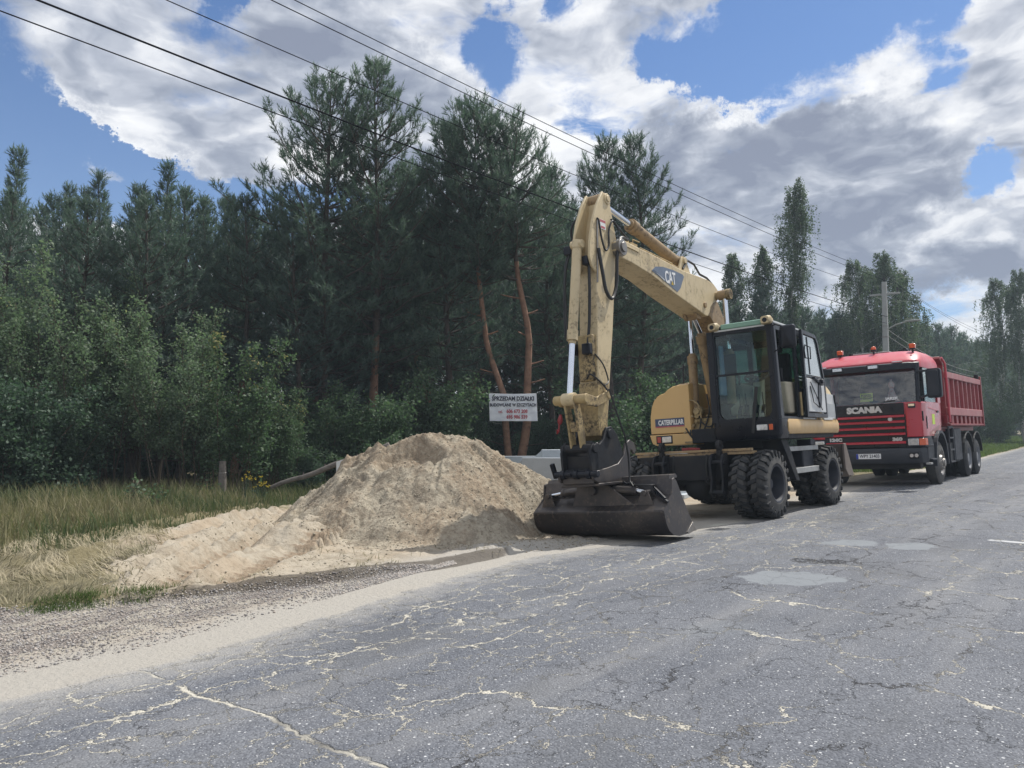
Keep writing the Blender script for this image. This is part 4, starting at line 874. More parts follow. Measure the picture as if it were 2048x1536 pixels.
# ------------------------------------------------------------------ wheeled excavator
def rolled_root(name, loc, pivot_v, roll, **kw):   # machine faces the viewer (-X); leans towards the sunken verge
    r = empty(name, **kw)
    M = Matrix.Translation((loc[0], pivot_v, 0)) @ Matrix.Rotation(RAD(roll), 4, 'X') @ Matrix.Translation((0, loc[1] - pivot_v, 0)) @ Matrix.Rotation(math.pi, 4, 'Z')
    r.matrix_world = M; r.rotation_mode = 'QUATERNION'; r.location = M.to_translation(); r.rotation_quaternion = M.to_quaternion(); return r
def excavator():
    E = rolled_root('wheeled_excavator', (12.75, 5.65), 4.4, -3.6, label='cream and yellow wheeled excavator with open cab door and wide bucket on the ground', cat='excavator')
    MU = Matrix.Rotation(RAD(3), 4, 'Z')
    def B(mb, name, mats, bevel=0.0, par=None, M=MU, **kw): return mb.build(name, mats, par or E, M, bevel, **kw)
    Y = lambda r: (0, r, 0)
    # ---------------- undercarriage
    mb = MB(); mb.box(-1.75, 1.5, -.42, .42, .52, .98); mb.box(-1.0, 1.0, -.75, .75, .80, 1.0); mb.box(1.15, 1.62, -.92, .55, .60, .99); mb.box(-1.95, -1.5, -.6, .6, .5, .95)
    mb.cyl((0, 0, .98), (0, 0, 1.20), .62, n=36); mb.cyl((0, 0, 1.0), (0, 0, 1.07), .78, n=36); mb.box(.35, 1.2, -.2, .2, .38, .6); mb.box(-1.5, .3, -.16, .16, .36, .6)
    B(mb, 'chassis', FRAME, .012, M=None)
    for sx in (1.3, -1.3):
        mb = MB(); mb.cyl((sx, -.95, .52), (sx, .95, .52), .10, n=16); mb.sph((sx, 0, .52), .26, (1, 1.1, 1), 14); mb.cyl((sx, -.72, .52), (sx, -.55, .52), .22, n=20); mb.cyl((sx, .55, .52), (sx, .72, .52), .22, n=20)
        mb.obox((sx - .3, 0, .72), (sx + .3, 0, .72), .5, .1); B(mb, 'axle', FRAME, .01, M=None)
    # tyres: built once, then copied
    def wheel(y0, y1, outer, sgn):
        w = empty('wheel'); w.parent = E; W = y1 - y0; mid = (y0 + y1) / 2; mb = MB()
        ya, yb = y0, y1; pr = [(0, .30), (.012, .40), (.03, .465), (.055, .488), (W - .055, .488), (W - .03, .465), (W - .012, .40), (W, .30), (W - .03, .285), (.03, .285)]
        mb.lathe(pr, (0, ya, 0), (0, 1, 0), 48)
        mb.cm = 1; N = 22
        for side in (0, 1):
            for k in range(N):
                a = 2 * math.pi * (k + (.5 if side else 0)) / N; P = []
                c0, c1 = (mid + .004, yb - .004) if side else (mid - .004, ya + .004)
                for (yy, rr_, da) in ((c0, .478, -.02), (c1, .455, .085)):
                    for ra, wd in ((rr_ - .02, .078), (rr_ + (.045 if yy == c0 else .050), .060)):
                        for s in (-1, 1):
                            t = a + (da if True else 0) + s * wd; P.append((math.sin(t) * ra, yy, math.cos(t) * ra))
                # order: inner(bottom L,R, top L,R), outer(bottom L,R, top L,R)
                mb.add(P, [(0, 1, 3, 2), (4, 6, 7, 5), (0, 4, 5, 1), (2, 3, 7, 6), (0, 2, 6, 4), (1, 5, 7, 3)])
                q = [(math.sin(a + .085 + s * .05) * r_, c1 + (.006 if side else -.006) * e, math.cos(a + .085 + s * .05) * r_) for r_, e in ((.40, 1), (.49, .4)) for s in (-1, 1)]
                q += [(x, y - (.03 if side else -.03), z) for x, y, z in q]; mb.add(q, [(0, 1, 3, 2), (4, 6, 7, 5), (0, 4, 5, 1), (2, 3, 7, 6), (0, 2, 6, 4), (1, 5, 7, 3)])
        t = mb.build('tyre', [SIDEW, RUBBER], w, None, .006, seg=1)
        mb = MB(); o = W; f = (lambda a: (a if outer > 0 else W - a))
        pr = [(f(o - .004), .288), (f(o - .012), .262), (f(o - .05), .252), (f(.08), .236), (f(.075), .10), (f(.10), .095), (f(.10), .001), (f(.04), .001), (f(.04), .25), (f(.02), .288)]
        mb.lathe(pr, (0, ya, 0), (0, 1, 0), 36)
        yc = (ya + .075) if outer > 0 else (yb - .075)
        for k in range(10): a = k * .628; mb.cyl((math.sin(a) * .17, yc, math.cos(a) * .17), (math.sin(a) * .17, yc + .035 * outer, math.cos(a) * .17), .014, n=8)
        mb.cyl((0, yc, 0), (0, yc + .09 * outer, 0), .085, .07, n=18)
        mb.build('rim', RIM, w); return w
    protos = {}
    for sgn in (1, -1):
        for (a, b) in ((.99, 1.265), (.69, .965)):
            y0, y1 = (a, b) if sgn > 0 else (-b, -a)
            w0 = wheel(y0, y1, sgn, sgn); w0.location = (1.3, 0, .52)
            w1 = w0.copy(); COL.objects.link(w1); w1.location = (-1.3, 0, .52); w1.rotation_euler = (0, .21, 0)
            for ch in [c for c in bpy.data.objects if c.parent == w0]:
                c = ch.copy(); COL.objects.link(c); c.parent = w1
    # front cross bar, bracket arms and hooks
    mb = MB(); mb.box(1.50, 1.58, -1.02, 1.0, 1.035, 1.075); mb.box(1.36, 1.56, -1.0, 1.0, .985, 1.03); B(mb, 'front_crossbar', TAN, .006, M=None)
    for y in (-.5, .5):
        mb = MB(); poly = [(1.56, 1.02), (1.72, 1.0), (1.80, .85), (1.76, .62), (1.82, .42), (1.76, .34), (1.66, .38), (1.62, .62), (1.54, .80)]
        mb.prism(poly, y - .11, y - .075); mb.prism(poly, y + .075, y + .11); mb.cyl((1.76, y - .13, .42), (1.76, y + .13, .42), .035); mb.cyl((1.72, y - .13, .88), (1.72, y + .13, .88), .03)
        B(mb, 'bracket_arm', FRAME, .006, M=None)
        mb = MB(); mb.ring([(1.60 + .085 * math.cos(t * .5236), 1.13 + .085 * math.sin(t * .5236)) for t in range(12)], [(1.60 + .03 * math.cos(t * .5236), 1.13 + .03 * math.sin(t * .5236)) for t in range(12)], y - .03, y + .03)
        mb.box(1.54, 1.66, y - .03, y + .03, .98, 1.06); B(mb, 'towing_eye', FRAME, .004, M=None)
    for y in (-.3, .28):
        mb = MB(); mb.tube([(1.60, y, 1.0), (1.64, y, .78), (1.60, y, .62), (1.66, y, .57)], .018); B(mb, 'hydraulic_line', HOSE, M=None)
    mb = MB(); mb.prism([(1.46, -.05), (1.52, -.05), (1.54, .05), (1.48, .12)], 1.076, 1.11, 'z'); mb.box(1.40, 1.50, -.20, .02, 1.076, 1.12); B(mb, 'red_valve_cover', REDHOOK, .008, M=None)
    # side tank, steps, mudguard plate
    mb = MB(); mb.box(-.80, -.30, .60, 1.10, .66, 1.0); mb.box(-.28, .30, .5, .82, .66, .97); B(mb, 'side_tank', DKGREY, .02, M=None)
    mb = MB(); mb.box(-.90, .55, .86, 1.16, .985, 1.06); mb.box(-.9, -.885, .86, 1.161, .98, 1.062); B(mb, 'upper_step', GREYST, .006, M=None)
    mb = MB(); mb.box(-.86, .34, .92, 1.18, .62, .71); mb.obox((.5, 1.0, 1.0), (.25, 1.0, .66), .06, .03); B(mb, 'lower_step', GREYST, .006, M=None)
    mb = MB(); mb.prism([(.62, 1.16), (.88, 1.18), (.36, .52), (.20, .50), (.44, .92)], .88, 1.2); B(mb, 'mudguard', FRAME, .01, M=None)
    mb = MB(); mb.box(-.95, -.72, .86, 1.1, 1.062, 1.17); B(mb, 'tool_box', DKGREY, .01, M=None)
    # rear dozer blade
    mb = MB(); out = [(-2.02, 1.06), (-2.10, 1.06), (-2.24, .85), (-2.27, .66), (-2.38, .50), (-2.44, .46), (-2.36, .44), (-2.20, .55), (-2.14, .78), (-2.05, .98)]
    mb.prism(out, -1.24, 1.24); mb.prism([(-2.0, 1.06), (-2.12, 1.065), (-2.46, .455), (-2.14, .47), (-2.0, .6)], 1.22, 1.26); mb.obox((-1.6, .35, .65), (-2.15, .35, .65), .1, .16); mb.obox((-1.6, -.35, .65), (-2.15, -.35, .65), .1, .16)
    B(mb, 'dozer_blade', paint('dusty_brown_steel', (.16, .13, .115), .7, (.25, .22, .18), .6), .006, M=None)
    # ---------------- revolving upper body
    mb = MB(); mb.box(-2.0, 1.0, -1.02, 1.18, 1.19, 1.30); mb.box(.3, 1.05, -.28, .16, 1.19, 1.42); B(mb, 'upper_frame', FRAME, .01)
    mb = MB(); sk = [(1.235, 1.265), (1.262, 1.33), (1.262, 1.44), (1.245, 1.502), (1.10, 1.502), (1.10, 1.262)]
    mb.prism(sk, -2.12, .86, 'x'); B(mb, 'side_skirt', YEL, .012)
    for x0, x1 in ((-.62, .02), (-1.75, -1.18)):
        mb = MB(); mb.box(x0, x1, 1.2, 1.2605, 1.503, 1.527); B(mb, 'reflective_strip', LTGREY)
    mb = MB(); prof = [(-.94, 1.37), (-1.06, 1.375), (-1.062, 1.52), (-1.055, 1.68), (-1.02, 1.85), (-.97, 1.96), (-.90, 2.03), (-.82, 2.065), (-.77, 2.075), (-.70, 2.13), (-.60, 2.18), (-.46, 2.205), (-.29, 2.205), (-.29, 1.37)]
    sc = lambda k, dz: [(-.67 + (y + .67) * k, 1.37 + (z - 1.37) * k + dz) for y, z in prof]
    L = [[(x, y, z) for y, z in P] for x, P in ((1.0, sc(.955, .012)), (.975, sc(.985, .004)), (.93, prof), (-.62, prof))]; mb.loft(L)
    B(mb, 'engine_side_box', YEL, ang=50)
    mb = MB(); low = [(-.94, 1.17), (-1.03, 1.21), (-1.075, 1.362), (-.285, 1.362), (-.285, 1.17)]
    mb.prism(low, -.62, 1.01, 'x'); B(mb, 'lower_skirt', YEL, .014)
    mb = MB(); mb.prism([(-.80, 2.0801), (-.74, 2.17), (-.60, 2.225), (-.42, 2.24), (-.40, 2.09), (-.60, 2.08)], .1, .72, 'x'); B(mb, 'hood_bulge', TAN, .02)
    mb = MB(); mb.loft([[(x, y, z) for y, z in rrect(-1.12 + i, 1.20 - i, 1.22, 2.10 - i, .16)] for x, i in ((-.62, 0), (-2.0, 0), (-2.2, .04), (-2.3, .16))]); B(mb, 'counterweight', YEL, ang=40)
    # decal with lettering on the front of the box, headlamp
    mb = MB(); mb.box(1.0, 1.006, -.955, -.42, 1.485, 1.635); d = B(mb, 'name_plate', NAVY)
    mb = MB(); mb.box(1.0, 1.008, -.955, -.42, 1.485, 1.505); B(mb, 'plate_stripe', REDTX)
    text('lettering', 'CATERPILLAR', .115, WHITE, E, MU @ frame((1.008, -.665, 1.562), (0, 1, 0), (0, 0, 1)), fat=.0045, sx=.66)
    def lamp(y0, y1, z0, z1, x, oy0, oy1):
        mb = MB(); mb.box(x - .04, x + .006, min(y0, oy0) - .02, max(y1, oy1) + .02, z0 - .02, z1 + .02); h = B(mb, 'headlamp', BLACK, .006)
        mb = MB(); mb.box(x, x + .012, y0, y1, z0, z1); B(mb, 'lens', LENS, .006, par=h)
        mb = MB(); mb.box(x, x + .012, oy0, oy1, z0, z1); B(mb, 'indicator', REDL if x > 1 and y0 < 0 else ORANGE, .005, par=h)
    lamp(-.84, -.67, 1.225, 1.325, 1.012, -.93, -.86); lamp(.88, 1.05, 1.335, 1.425, 1.215, 1.075, 1.135)
    # engine hood and grille side behind the cab
    mb = MB(); mb.loft([[(x, .3, 1.502), (x, 1.24, 1.502), (x, 1.24, zt - .12), (x, 1.16, zt), (x, .3, zt)] for x, zt in ((-1.0, 2.28), (-1.4, 2.25), (-1.75, 2.16), (-2.0, 1.98), (-2.08, 1.7))])
    B(mb, 'engine_hood', CREAM, .01, ang=50)
    mb = MB(); mb.prism([(-1.12, 1.53), (-1.12, 1.99), (-1.93, 1.97), (-2.03, 1.72), (-2.04, 1.53)], 1.238, 1.25)
    for k in range(20): mb.box(-1.95 + k * .04, -1.935 + k * .04, 1.25, 1.258, 1.57, 1.80)
    B(mb, 'grille_door', LTGREY, .002)
    mb = MB(); mb.tube([(-1.93, 1.262, 1.97), (-1.99, 1.262, 1.75), (-2.0, 1.262, 1.52)], .014); B(mb, 'rubber_seal', BLACK)
    # ---------------- cab
    X0, X1, Y0, Y1, Z0, Z1 = -.80, 1.20, .20, 1.24, 1.22, 3.02
    cab = empty('cab'); cab.parent = E
    C = lambda mb, n, m_, b=0.0, **k: B(mb, n, m_, b, par=cab, **k)
    mb = MB()
    mb.loft([[(x, y, z) for x, y in q] for z, q in ((1.20, rrect(.75, 1.17, .19, 1.21, .05)), (1.27, rrect(.75, 1.212, .165, 1.25, .07)), (1.50, rrect(.75, 1.212, .165, 1.25, .07)))])  # lower nose
    mb.box(X0, .85, .22, 1.20, 1.44, 1.53)
    gl_o = [(Y0 - .02, Z0 + .28), (Y1, Z0 + .28), (Y1, 2.98), (Y0 - .02, 2.90)]
    def dense(loop, inner):
        return loop, inner
    # front frame with a window opening with round lower corners
    o_, i_ = [], []
    iy0, iy1, iz0, iz1, rr_ = .285, 1.135, 1.535, 2.90, .13
    inn = []
    for cy, cz, a0, r_ in ((iy1 - .03, iz1 - .03, 0, .03), (iy0 + .03, iz1 - .03, 90, .03), (iy0 + rr_, iz0 + rr_, 180, rr_), (iy1 - rr_, iz0 + rr_, 270, rr_)):
        for k in range(5): a = RAD(a0 + 22.5 * k); inn.append((cy + r_ * math.cos(a), cz + r_ * math.sin(a)))
    out = []
    for (cy, cz) in ((Y1, 2.99), (Y0, 2.95), (Y0 - .03, 1.49), (Y1, 1.49)):
        for k in range(5): out.append((cy, cz))
    out = [(a + (k % 5 - 2) * 1e-4, b + (k % 5 - 2) * 1e-4) for k, (a, b) in enumerate(out)]
    mb.ring(out, inn, 1.14, 1.20, 'x'); mb.box(1.14, 1.21, .285, 1.135, 2.235, 2.265)
    mb.obox((1.17, .21, 1.5), (1.17, .215, 2.97), .10, .085, up=(1, 0, 0))
    C(mb, 'cab_front_frame', BLACK, .006)
    mb = MB(); mb.tube([(1.19, 1.235, 1.50), (1.195, 1.235, 2.2), (1.19, 1.225, 2.95)], .032, 8); mb.tube([(1.18, 1.23, 1.26), (1.19, 1.24, 1.50)], .03); C(mb, 'corner_post', DKGREY)
    mb = MB(); mb.prism([(1.16, 1.5), (1.16, 2.97), (1.05, 2.97), (1.02, 2.3), (.95, 1.62), (.93, 1.5)], 1.19, 1.235); mb.box(.05, .15, 1.19, 1.238, 1.5, 2.97); mb.box(.02, 1.05, 1.19, 1.236, 2.90, 2.98); mb.box(X0, 1.1, 1.19, 1.24, 1.50, 1.54)
    mb.prism([(-.80, 1.52), (-.86, 2.2), (-.72, 2.97), (-.62, 2.97), (-.72, 2.2), (-.70, 1.52)], 1.19, 1.238); mb.box(-.66, .05, 1.19, 1.236, 2.90, 2.98); mb.box(-.75, .05, 1.19, 1.234, 1.53, 2.02)
    C(mb, 'cab_side_frame', BLACK, .005)
    mb = MB(); mb.box(.035, .085, 1.236, 1.262, 1.56, 1.95); C(mb, 'hinge', WORN, .004)
    mb = MB(); mb.prism([(X0, 1.5), (X0 - .06, 2.2), (-.70, 2.97), (-.60, 2.97), (-.60, 1.5)], .2, .26); mb.box(1.0, 1.15, .19, .235, 1.5, 2.97); mb.box(-.8, 1.15, .19, .235, 1.5, 1.75); mb.box(-.8, 1.15, .19, .235, 2.90, 2.98); mb.box(-.82, -.76, .2, 1.2, 1.5, 2.05); mb.box(-.80, -.72, .2, 1.2, 2.86, 2.97); C(mb, 'cab_rear_frame', BLACK, .005)
    mb = MB(); mb.loft([[(x, y, z) for x, y in rrect(X0 + .05 + i, 1.19 - i, .21 + i, 1.225 - i, .07)] for z, i in ((2.97, 0), (3.03, 0), (3.055, .03), (3.06, .1))]); C(mb, 'roof', DKGREY, ang=50)
    mb = MB(); mb.box(1.19, 1.235, .42, 1.08, 2.985, 3.065); mb.box(1.15, 1.19, .40, 1.1, 3.03, 3.075); C(mb, 'green_visor', GREEN, .014)
    mb = MB(); mb.box(1.2, 1.218, .30, 1.12, 2.955, 2.983); mb.box(-.7, 1.15, 1.20, 1.245, 3.0, 3.03); C(mb, 'roof_trim', LTGREY, .004)
    for yy in (.30, 1.16):
        mb = MB(); mb.loft([[(x, y, z) for y, z in rrect(yy - a, yy + a, 3.04 - b, 3.04 + b, .04)] for x, a, b in ((1.30, .065, .055), (1.22, .085, .07), (1.10, .07, .05), (1.02, .04, .03))]); l = B(mb, 'work_lamp', CREAM, ang=60)
        mb = MB(); mb.cyl((1.298, yy, 3.035), (1.306, yy, 3.035), .036, n=18); B(mb, 'lens', BLACK, par=l)
    mb = MB(); mb.box(1.160, 1.168, iy0 - .01, iy1 + .01, 2.25, 2.91); C(mb, 'upper_windscreen', GLASS)
    mb = MB(); mb.box(1.160, 1.168, iy0 - .01, iy1 + .01, 1.54, 2.25); C(mb, 'lower_windscreen', GLASS)
    mb = MB(); mb.box(-.66, 1.02, .205, .213, 1.75, 2.9); C(mb, 'side_window', GLASSG)
    mb = MB(); mb.box(-.784, -.776, .26, 1.19, 2.05, 2.87); C(mb, 'rear_window', GLASSG)
    mb = MB(); mb.box(-.70, .04, 1.215, 1.222, 2.02, 2.9); C(mb, 'door_side_window', GLASS)
    # inside the cab
    mb = MB(); mb.box(-.78, 1.14, .24, 1.19, 1.50, 1.55); mb.box(.2, 1.10, .25, .42, 1.55, 1.80); C(mb, 'floor', FRAME)
    mb = MB(); mb.prism([(-.45, 1.95), (.12, 1.98), (.15, 2.08), (-.30, 2.10), (-.42, 2.68), (-.55, 2.68), (-.55, 2.0)], .46, .96); mb.prism([(-.40, 1.55), (.05, 1.55), (.0, 1.95), (-.35, 1.95)], .52, .9); mb.prism([(-.42, 2.70), (-.54, 2.70), (-.54, 2.88), (-.44, 2.88)], .58, .84); C(mb, 'operator_seat', SEAT, .04)
    mb = MB(); mb.prism([(-.30, 1.6), (.38, 1.6), (.46, 2.12), (-.2, 2.14)], 1.0, 1.15); mb.prism([(-.30, 1.6), (.34, 1.6), (.42, 2.16), (-.2, 2.14)], .29, .42); mb.prism([(.5, 1.55), (.62, 1.55), (.52, 2.22), (.40, 2.22)], .62, .80); mb.prism([(.42, 1.62), (1.0, 1.60), (1.06, 1.72), (.45, 1.95)], .29, .44); C(mb, 'console', BEIGE, .03)
    mb = MB(); mb.lathe([(0, .165), (.018, .175), (.02, .195), (0, .205), (-.018, .195), (-.02, .175)], (.56, .71, 2.24), (.5, 0, .86), 24); mb.cyl((.5, .71, 2.15), (.56, .71, 2.24), .03); mb.obox((.56, .52, 2.24), (.56, .9, 2.24), .03, .02); C(mb, 'steering_wheel', BLACK)
    for y in (.36, 1.07):
        mb = MB(); mb.tube([(.4, y, 2.12), (.42, y, 2.22), (.42, y, 2.34)], [.012, .02, .028]); C(mb, 'control_lever', BLACK)
    mb = MB()
    for y in (.52, .62, .8, .9): mb.obox((.95, y, 1.62), (.85, y, 1.75), .05, .015); mb.tube([(.85, y, 1.55), (.9, y, 1.95)], .008)
    C(mb, 'pedals', DKGREY)
    mb = MB(); mb.box(.84, .87, .28, .5, 2.30, 2.62); C(mb, 'monitor', DKGREY, .01)
    mb = MB(); mb.box(.80, 1.1, .24, .30, 1.95, 2.28); mb.prism([(.95, 2.28), (1.08, 2.28), (1.08, 2.75), (.95, 2.75)], .30, .33); C(mb, 'paper_sheet', paint('blue_paper', (.22, .36, .55), .6, (.45, .55, .65), .6, 6.0), .004)
    mb = MB(); mb.tube([(1.22, .83, 1.50), (1.235, .86, 1.72), (1.235, .93, 1.98)], .012); mb.obox((1.225, .82, 1.30), (1.24, .93, 2.02), .05, .02, up=(1, 0, 0)); C(mb, 'wiper', HOSE, .003)
    # mirror
    mb = MB(); mb.loft([[(x, y, z) for y, z in rrect(1.36 + i, 1.60 - i, 2.56 + i, 2.92 - i, .04)] for x, i in ((1.18, .02), (1.24, 0), (1.28, .01), (1.30, .05))]); mi = B(mb, 'mirror', BLACK, ang=50)
    mb = MB(); mb.tube([(1.2, 1.2, 2.93), (1.24, 1.30, 2.95), (1.25, 1.42, 2.90)], .012); mb.tube([(1.2, 1.2, 2.52), (1.24, 1.30, 2.55), (1.27, 1.36, 2.62), (1.27, 1.35, 2.85)], .010); B(mb, 'mirror_arm', BLACK, par=mi)
    mb = MB(); mb.box(1.176, 1.18, 1.385, 1.575, 2.585, 2.895); B(mb, 'mirror_glass', CHROME, par=mi)
    # open door folded back along the side
    dr = empty('open_door'); dr.parent = E
    Dd = lambda mb, n, m_, b=0.0, **k: B(mb, n, m_, b, par=dr, **k)
    o1 = [(.05, 1.53), (.02, 3.0), (-.78, 2.97), (-.90, 2.85), (-1.16, 2.16), (-1.15, 1.53)]; i1 = [(-.03, 1.60), (-.05, 2.93), (-.76, 2.91), (-.84, 2.82), (-1.08, 2.16), (-1.08, 1.60)]
    mb = MB(); mb.ring(o1, i1, 1.285, 1.335); mb.box(-1.10, -.04, 1.29, 1.33, 2.20, 2.235); Dd(mb, 'door_frame', BLACK, .005)
    mb = MB(); mb.prism([(-.06, 2.25), (-.07, 2.92), (-.76, 2.90), (-.83, 2.82), (-1.04, 2.25)], 1.305, 1.312); Dd(mb, 'door_glass', paint('reflecting_door_pane', (.30, .36, .38), .08, (.42, .50, .50), .7, 1.0, metal=.35, coat=1.0))  # sky reflection put into the pale colour of this opaque glossy pane
    mb = MB(); mb.obox((-.34, 1.318, 2.26), (-.30, 1.318, 2.9), .012, .02); Dd(mb, 'window_channel', BLACK)
    mb = MB(); mb.prism([(-.06, 1.62), (-.06, 2.19), (-1.06, 2.17), (-1.07, 1.62)], 1.30, 1.335); Dd(mb, 'inner_panel', LTGREY, .012)
    mb = MB(); mb.prism([(-.72 + .10 * math.cos(t) - .10 * math.sin(t) * .3, 1.93 + .235 * math.sin(t)) for t in [k * .4488 for k in range(14)]], 1.336, 1.352); Dd(mb, 'armrest_recess', BLACK, .006)
    mb = MB(); mb.tube([(-.18, 1.345, 2.05), (-.30, 1.35, 1.78), (-.62, 1.35, 1.70)], .008); mb.tube([(-.2, 1.35, 2.12), (-.55, 1.35, 1.85), (-.78, 1.35, 1.66)], .008); Dd(mb, 'door_trim_line', BLACK)
    mb = MB(); mb.obox((-.35, 1.36, 2.20), (-.86, 1.36, 2.10), .05, .035); mb.obox((-.5, 1.37, 2.13), (-.75, 1.37, 2.22), .03, .03); mb.cyl((-.72, 1.34, 2.15), (-.72, 1.42, 2.15), .04); Dd(mb, 'latch_lever', BLACK, .008)
    mb = MB(); mb.tube([(-.06, 1.34, 2.52), (-.14, 1.40, 2.50), (-.16, 1.40, 2.70), (-.08, 1.34, 2.74), (-.03, 1.34, 2.64), (-.06, 1.34, 2.52)], .010); Dd(mb, 'grab_handle', BLACK)
    # ---------------- boom
    mb = MB(); mb.prism([(-.20, 1.42), (.22, 1.38), (.24, 2.1), (.40, 2.7), (.72, 3.05), (.98, 3.26), (1.25, 3.30), (1.42, 3.40), (1.34, 3.54), (1.0, 3.62), (.62, 3.56), (.25, 3.15), (-.06, 2.5), (-.22, 1.75)], -.17, .17)
    mb.cyl((.0, -.24, 1.52), (.0, .24, 1.52), .11); B(mb, 'lower_boom', TAN, .012)
    top = [(3.98, 3.985), (3.42, 3.955), (2.8, 3.925), (2.0, 3.87), (1.5, 3.875), (1.10, 3.875), (.82, 3.84), (.66, 3.76), (.62, 3.66)]
    bot = [(.72, 3.56), (.90, 3.50), (1.02, 3.42), (1.08, 3.32), (1.16, 3.25), (1.26, 3.25), (1.5, 3.30), (1.9, 3.37), (2.4, 3.46), (3.1, 3.62), (3.7, 3.70), (4.0, 3.72), (4.13, 3.80), (4.12, 3.92)]
    prof = top + bot
    mb = MB(); mb.prism(prof, -.20, .20); B(mb, 'upper_boom', CREAM, .012, ang=30)
    for po, y0, y1 in (([(3.44, 3.957), (3.44, 3.70), (3.46, 3.702), (3.46, 3.958)], -.203, .203), ([(3.93, 3.92), (3.5, 3.90), (3.5, 3.88), (3.93, 3.90)], .20, .215), ([(1.95, 3.865), (1.93, 3.865), (1.97, 3.39), (1.99, 3.39)], -.203, .203)): mb = MB(); mb.prism(po, y0, y1); B(mb, 'weld_seam', CREAM, .003)
    mb = MB(); mb.cyl((4.02, -.25, 3.85), (4.02, .25, 3.85), .115, n=28); mb.cyl((4.02, .25, 3.85), (4.02, .275, 3.85), .07, n=24); B(mb, 'boom_nose_pin', WORNST, .006)
    mb = MB(); mb.cyl((1.28, -.23, 3.42), (1.28, .23, 3.42), .045, n=20); B(mb, 'joint_pin', TAN, .005)
    # badge
    sl = math.atan2(3.87 - 3.955, 3.42 - 2.0)
    mb = MB(); bd = [(3.12, 3.72), (2.98, 3.80), (2.75, 3.835), (2.4, 3.845), (2.06, 3.83), (2.02, 3.80), (2.17, 3.60), (2.30, 3.52), (2.34, 3.535)]
    mb.prism([(a, b - .03) for a, b in bd], .2005, .205); B(mb, 'badge', SLATE)
    mb = MB(); mb.prism([(3.08, 3.705), (3.04, 3.70), (2.72, 3.60), (2.72, 3.615)], .2055, .208); B(mb, 'badge_line', WHITE)
    Xd = (-math.cos(.16), 0, -math.sin(-.10) * 1.0)
    text('badge_lettering', 'CAT', .255, WHITE, E, MU @ frame((2.52, .2075, 3.665), (-1, 0, -.16 * -1 * 1.0 * 0 + .05), (0, 0, 1)), fat=.006, sx=.72)
    mb = MB(); mb.prism([(2.50, 3.575), (2.42, 3.575), (2.46, 3.635)], .2085, .211); B(mb, 'badge_triangle', BADGEY)
    mb = MB(); mb.box(4.28, 4.42, .1415, .1435, 4.05, 4.18); w_ = B(mb, 'warning_sticker', WHITE)
    mb = MB(); mb.box(4.28, 4.42, .1436, .1445, 4.14, 4.175); mb.box(4.30, 4.40, .1436, .1445, 4.06, 4.09); B(mb, 'sticker_stripe', REDTX)
    def cylinder(name, a, b, r, rod, c, cap=None, mat=CREAM):      # barrel a..b, rod b..c
        h = empty(name); h.parent = E; a, b, c = Vector(a), Vector(b), Vector(c); d = (b - a).normalized()
        mb = MB(); mb.cyl(a, b, r, n=20); mb.cyl(b - d * .12, b + d * .02, r * 1.16, n=20); mb.cyl(a - d * .05, a + d * .06, r * 1.12, n=16); mb.cyl(b + d * .02, b + d * .06, r * .8, n=16)
        B(mb, 'barrel', mat, .004, par=h)
        mb = MB(); mb.cyl(b, c, rod, n=20); B(mb, 'rod', CHROME, par=h)
        mb = MB(); s = Vector((0, 1, 0)) * (r * 1.35); mb.cyl(c - s, c + s, rod * 2.0, n=18); mb.cyl(a - s, a + s, r * .9, n=18); B(mb, 'eye', mat, .004, par=h)
        return h
    for y in (-.30, .35): cylinder('boom_cylinder', (.80, y, 1.36), (.76, y, 2.66), .075, .042, (.76, y, 3.64), mat=TAN)
    mb = MB(); mb.cyl((.76, -.36, 3.64), (.76, .46, 3.64), .065, n=20); mb.cyl((.76, .38, 3.64), (.76, .46, 3.64), .09, n=20); mb.cyl((.76, -.37, 3.64), (.76, -.30, 3.64), .09, n=20); B(mb, 'boom_cylinder_pin', WORN, .006)
    cylinder('adjusting_cylinder', (.60, .0, 1.74), (1.00, .0, 2.96), .092, .038, (1.32, .0, 3.27), mat=TAN)
    mb = MB(); mb.prism([(1.22, 3.30), (1.48, 3.32), (1.40, 3.20), (1.28, 3.20)], -.12, -.07); mb.prism([(1.22, 3.30), (1.48, 3.32), (1.40, 3.20), (1.28, 3.20)], .07, .12); B(mb, 'cylinder_lug', TAN, .006)
    cylinder('arm_cylinder', (1.80, .0, 4.08), (3.28, .0, 4.36), .088, .045, (4.20, .0, 4.50), mat=TAN)
    mb = MB(); 
    for y in (-.13, .10): mb.prism([(1.55, 3.86), (2.05, 3.86), (1.88, 4.13), (1.74, 4.13)], y, y + .03)
    mb.cyl((1.80, -.16, 4.08), (1.80, .16, 4.08), .05); B(mb, 'arm_cylinder_bracket', CREAM, .006)
    # pipes over the boom
    mb = MB(); 
    for y in (-.12, .14): mb.tube([(1.9, y, 3.93), (1.7, y, 4.10), (1.45, y, 4.08), (1.25, y, 3.95), (.95, y, 3.93), (.75, y, 3.86)], .018, 6)
    B(mb, 'boom_hose', HOSE)
    mb = MB(); mb.tube([(3.3, .05, 4.02), (2.9, .06, 4.0), (2.3, .1, 3.96), (1.9, .1, 3.93)], .014, 6); mb.tube([(3.3, .13, 4.0), (2.3, .15, 3.94)], .012, 6); mb.box(3.35, 3.55, -.12, .12, 3.96, 4.04); mb.cyl((3.6, -.08, 4.05), (3.6, .10, 4.05), .04); mb.box(3.56, 3.66, -.1, .1, 3.96, 4.02); mb.tube([(3.45, .1, 4.05), (3.45, .1, 4.10), (3.25, .1, 4.10)], .01, 6); B(mb, 'valve_block', WORN, .004)
    # ---------------- stick
    SW = .135
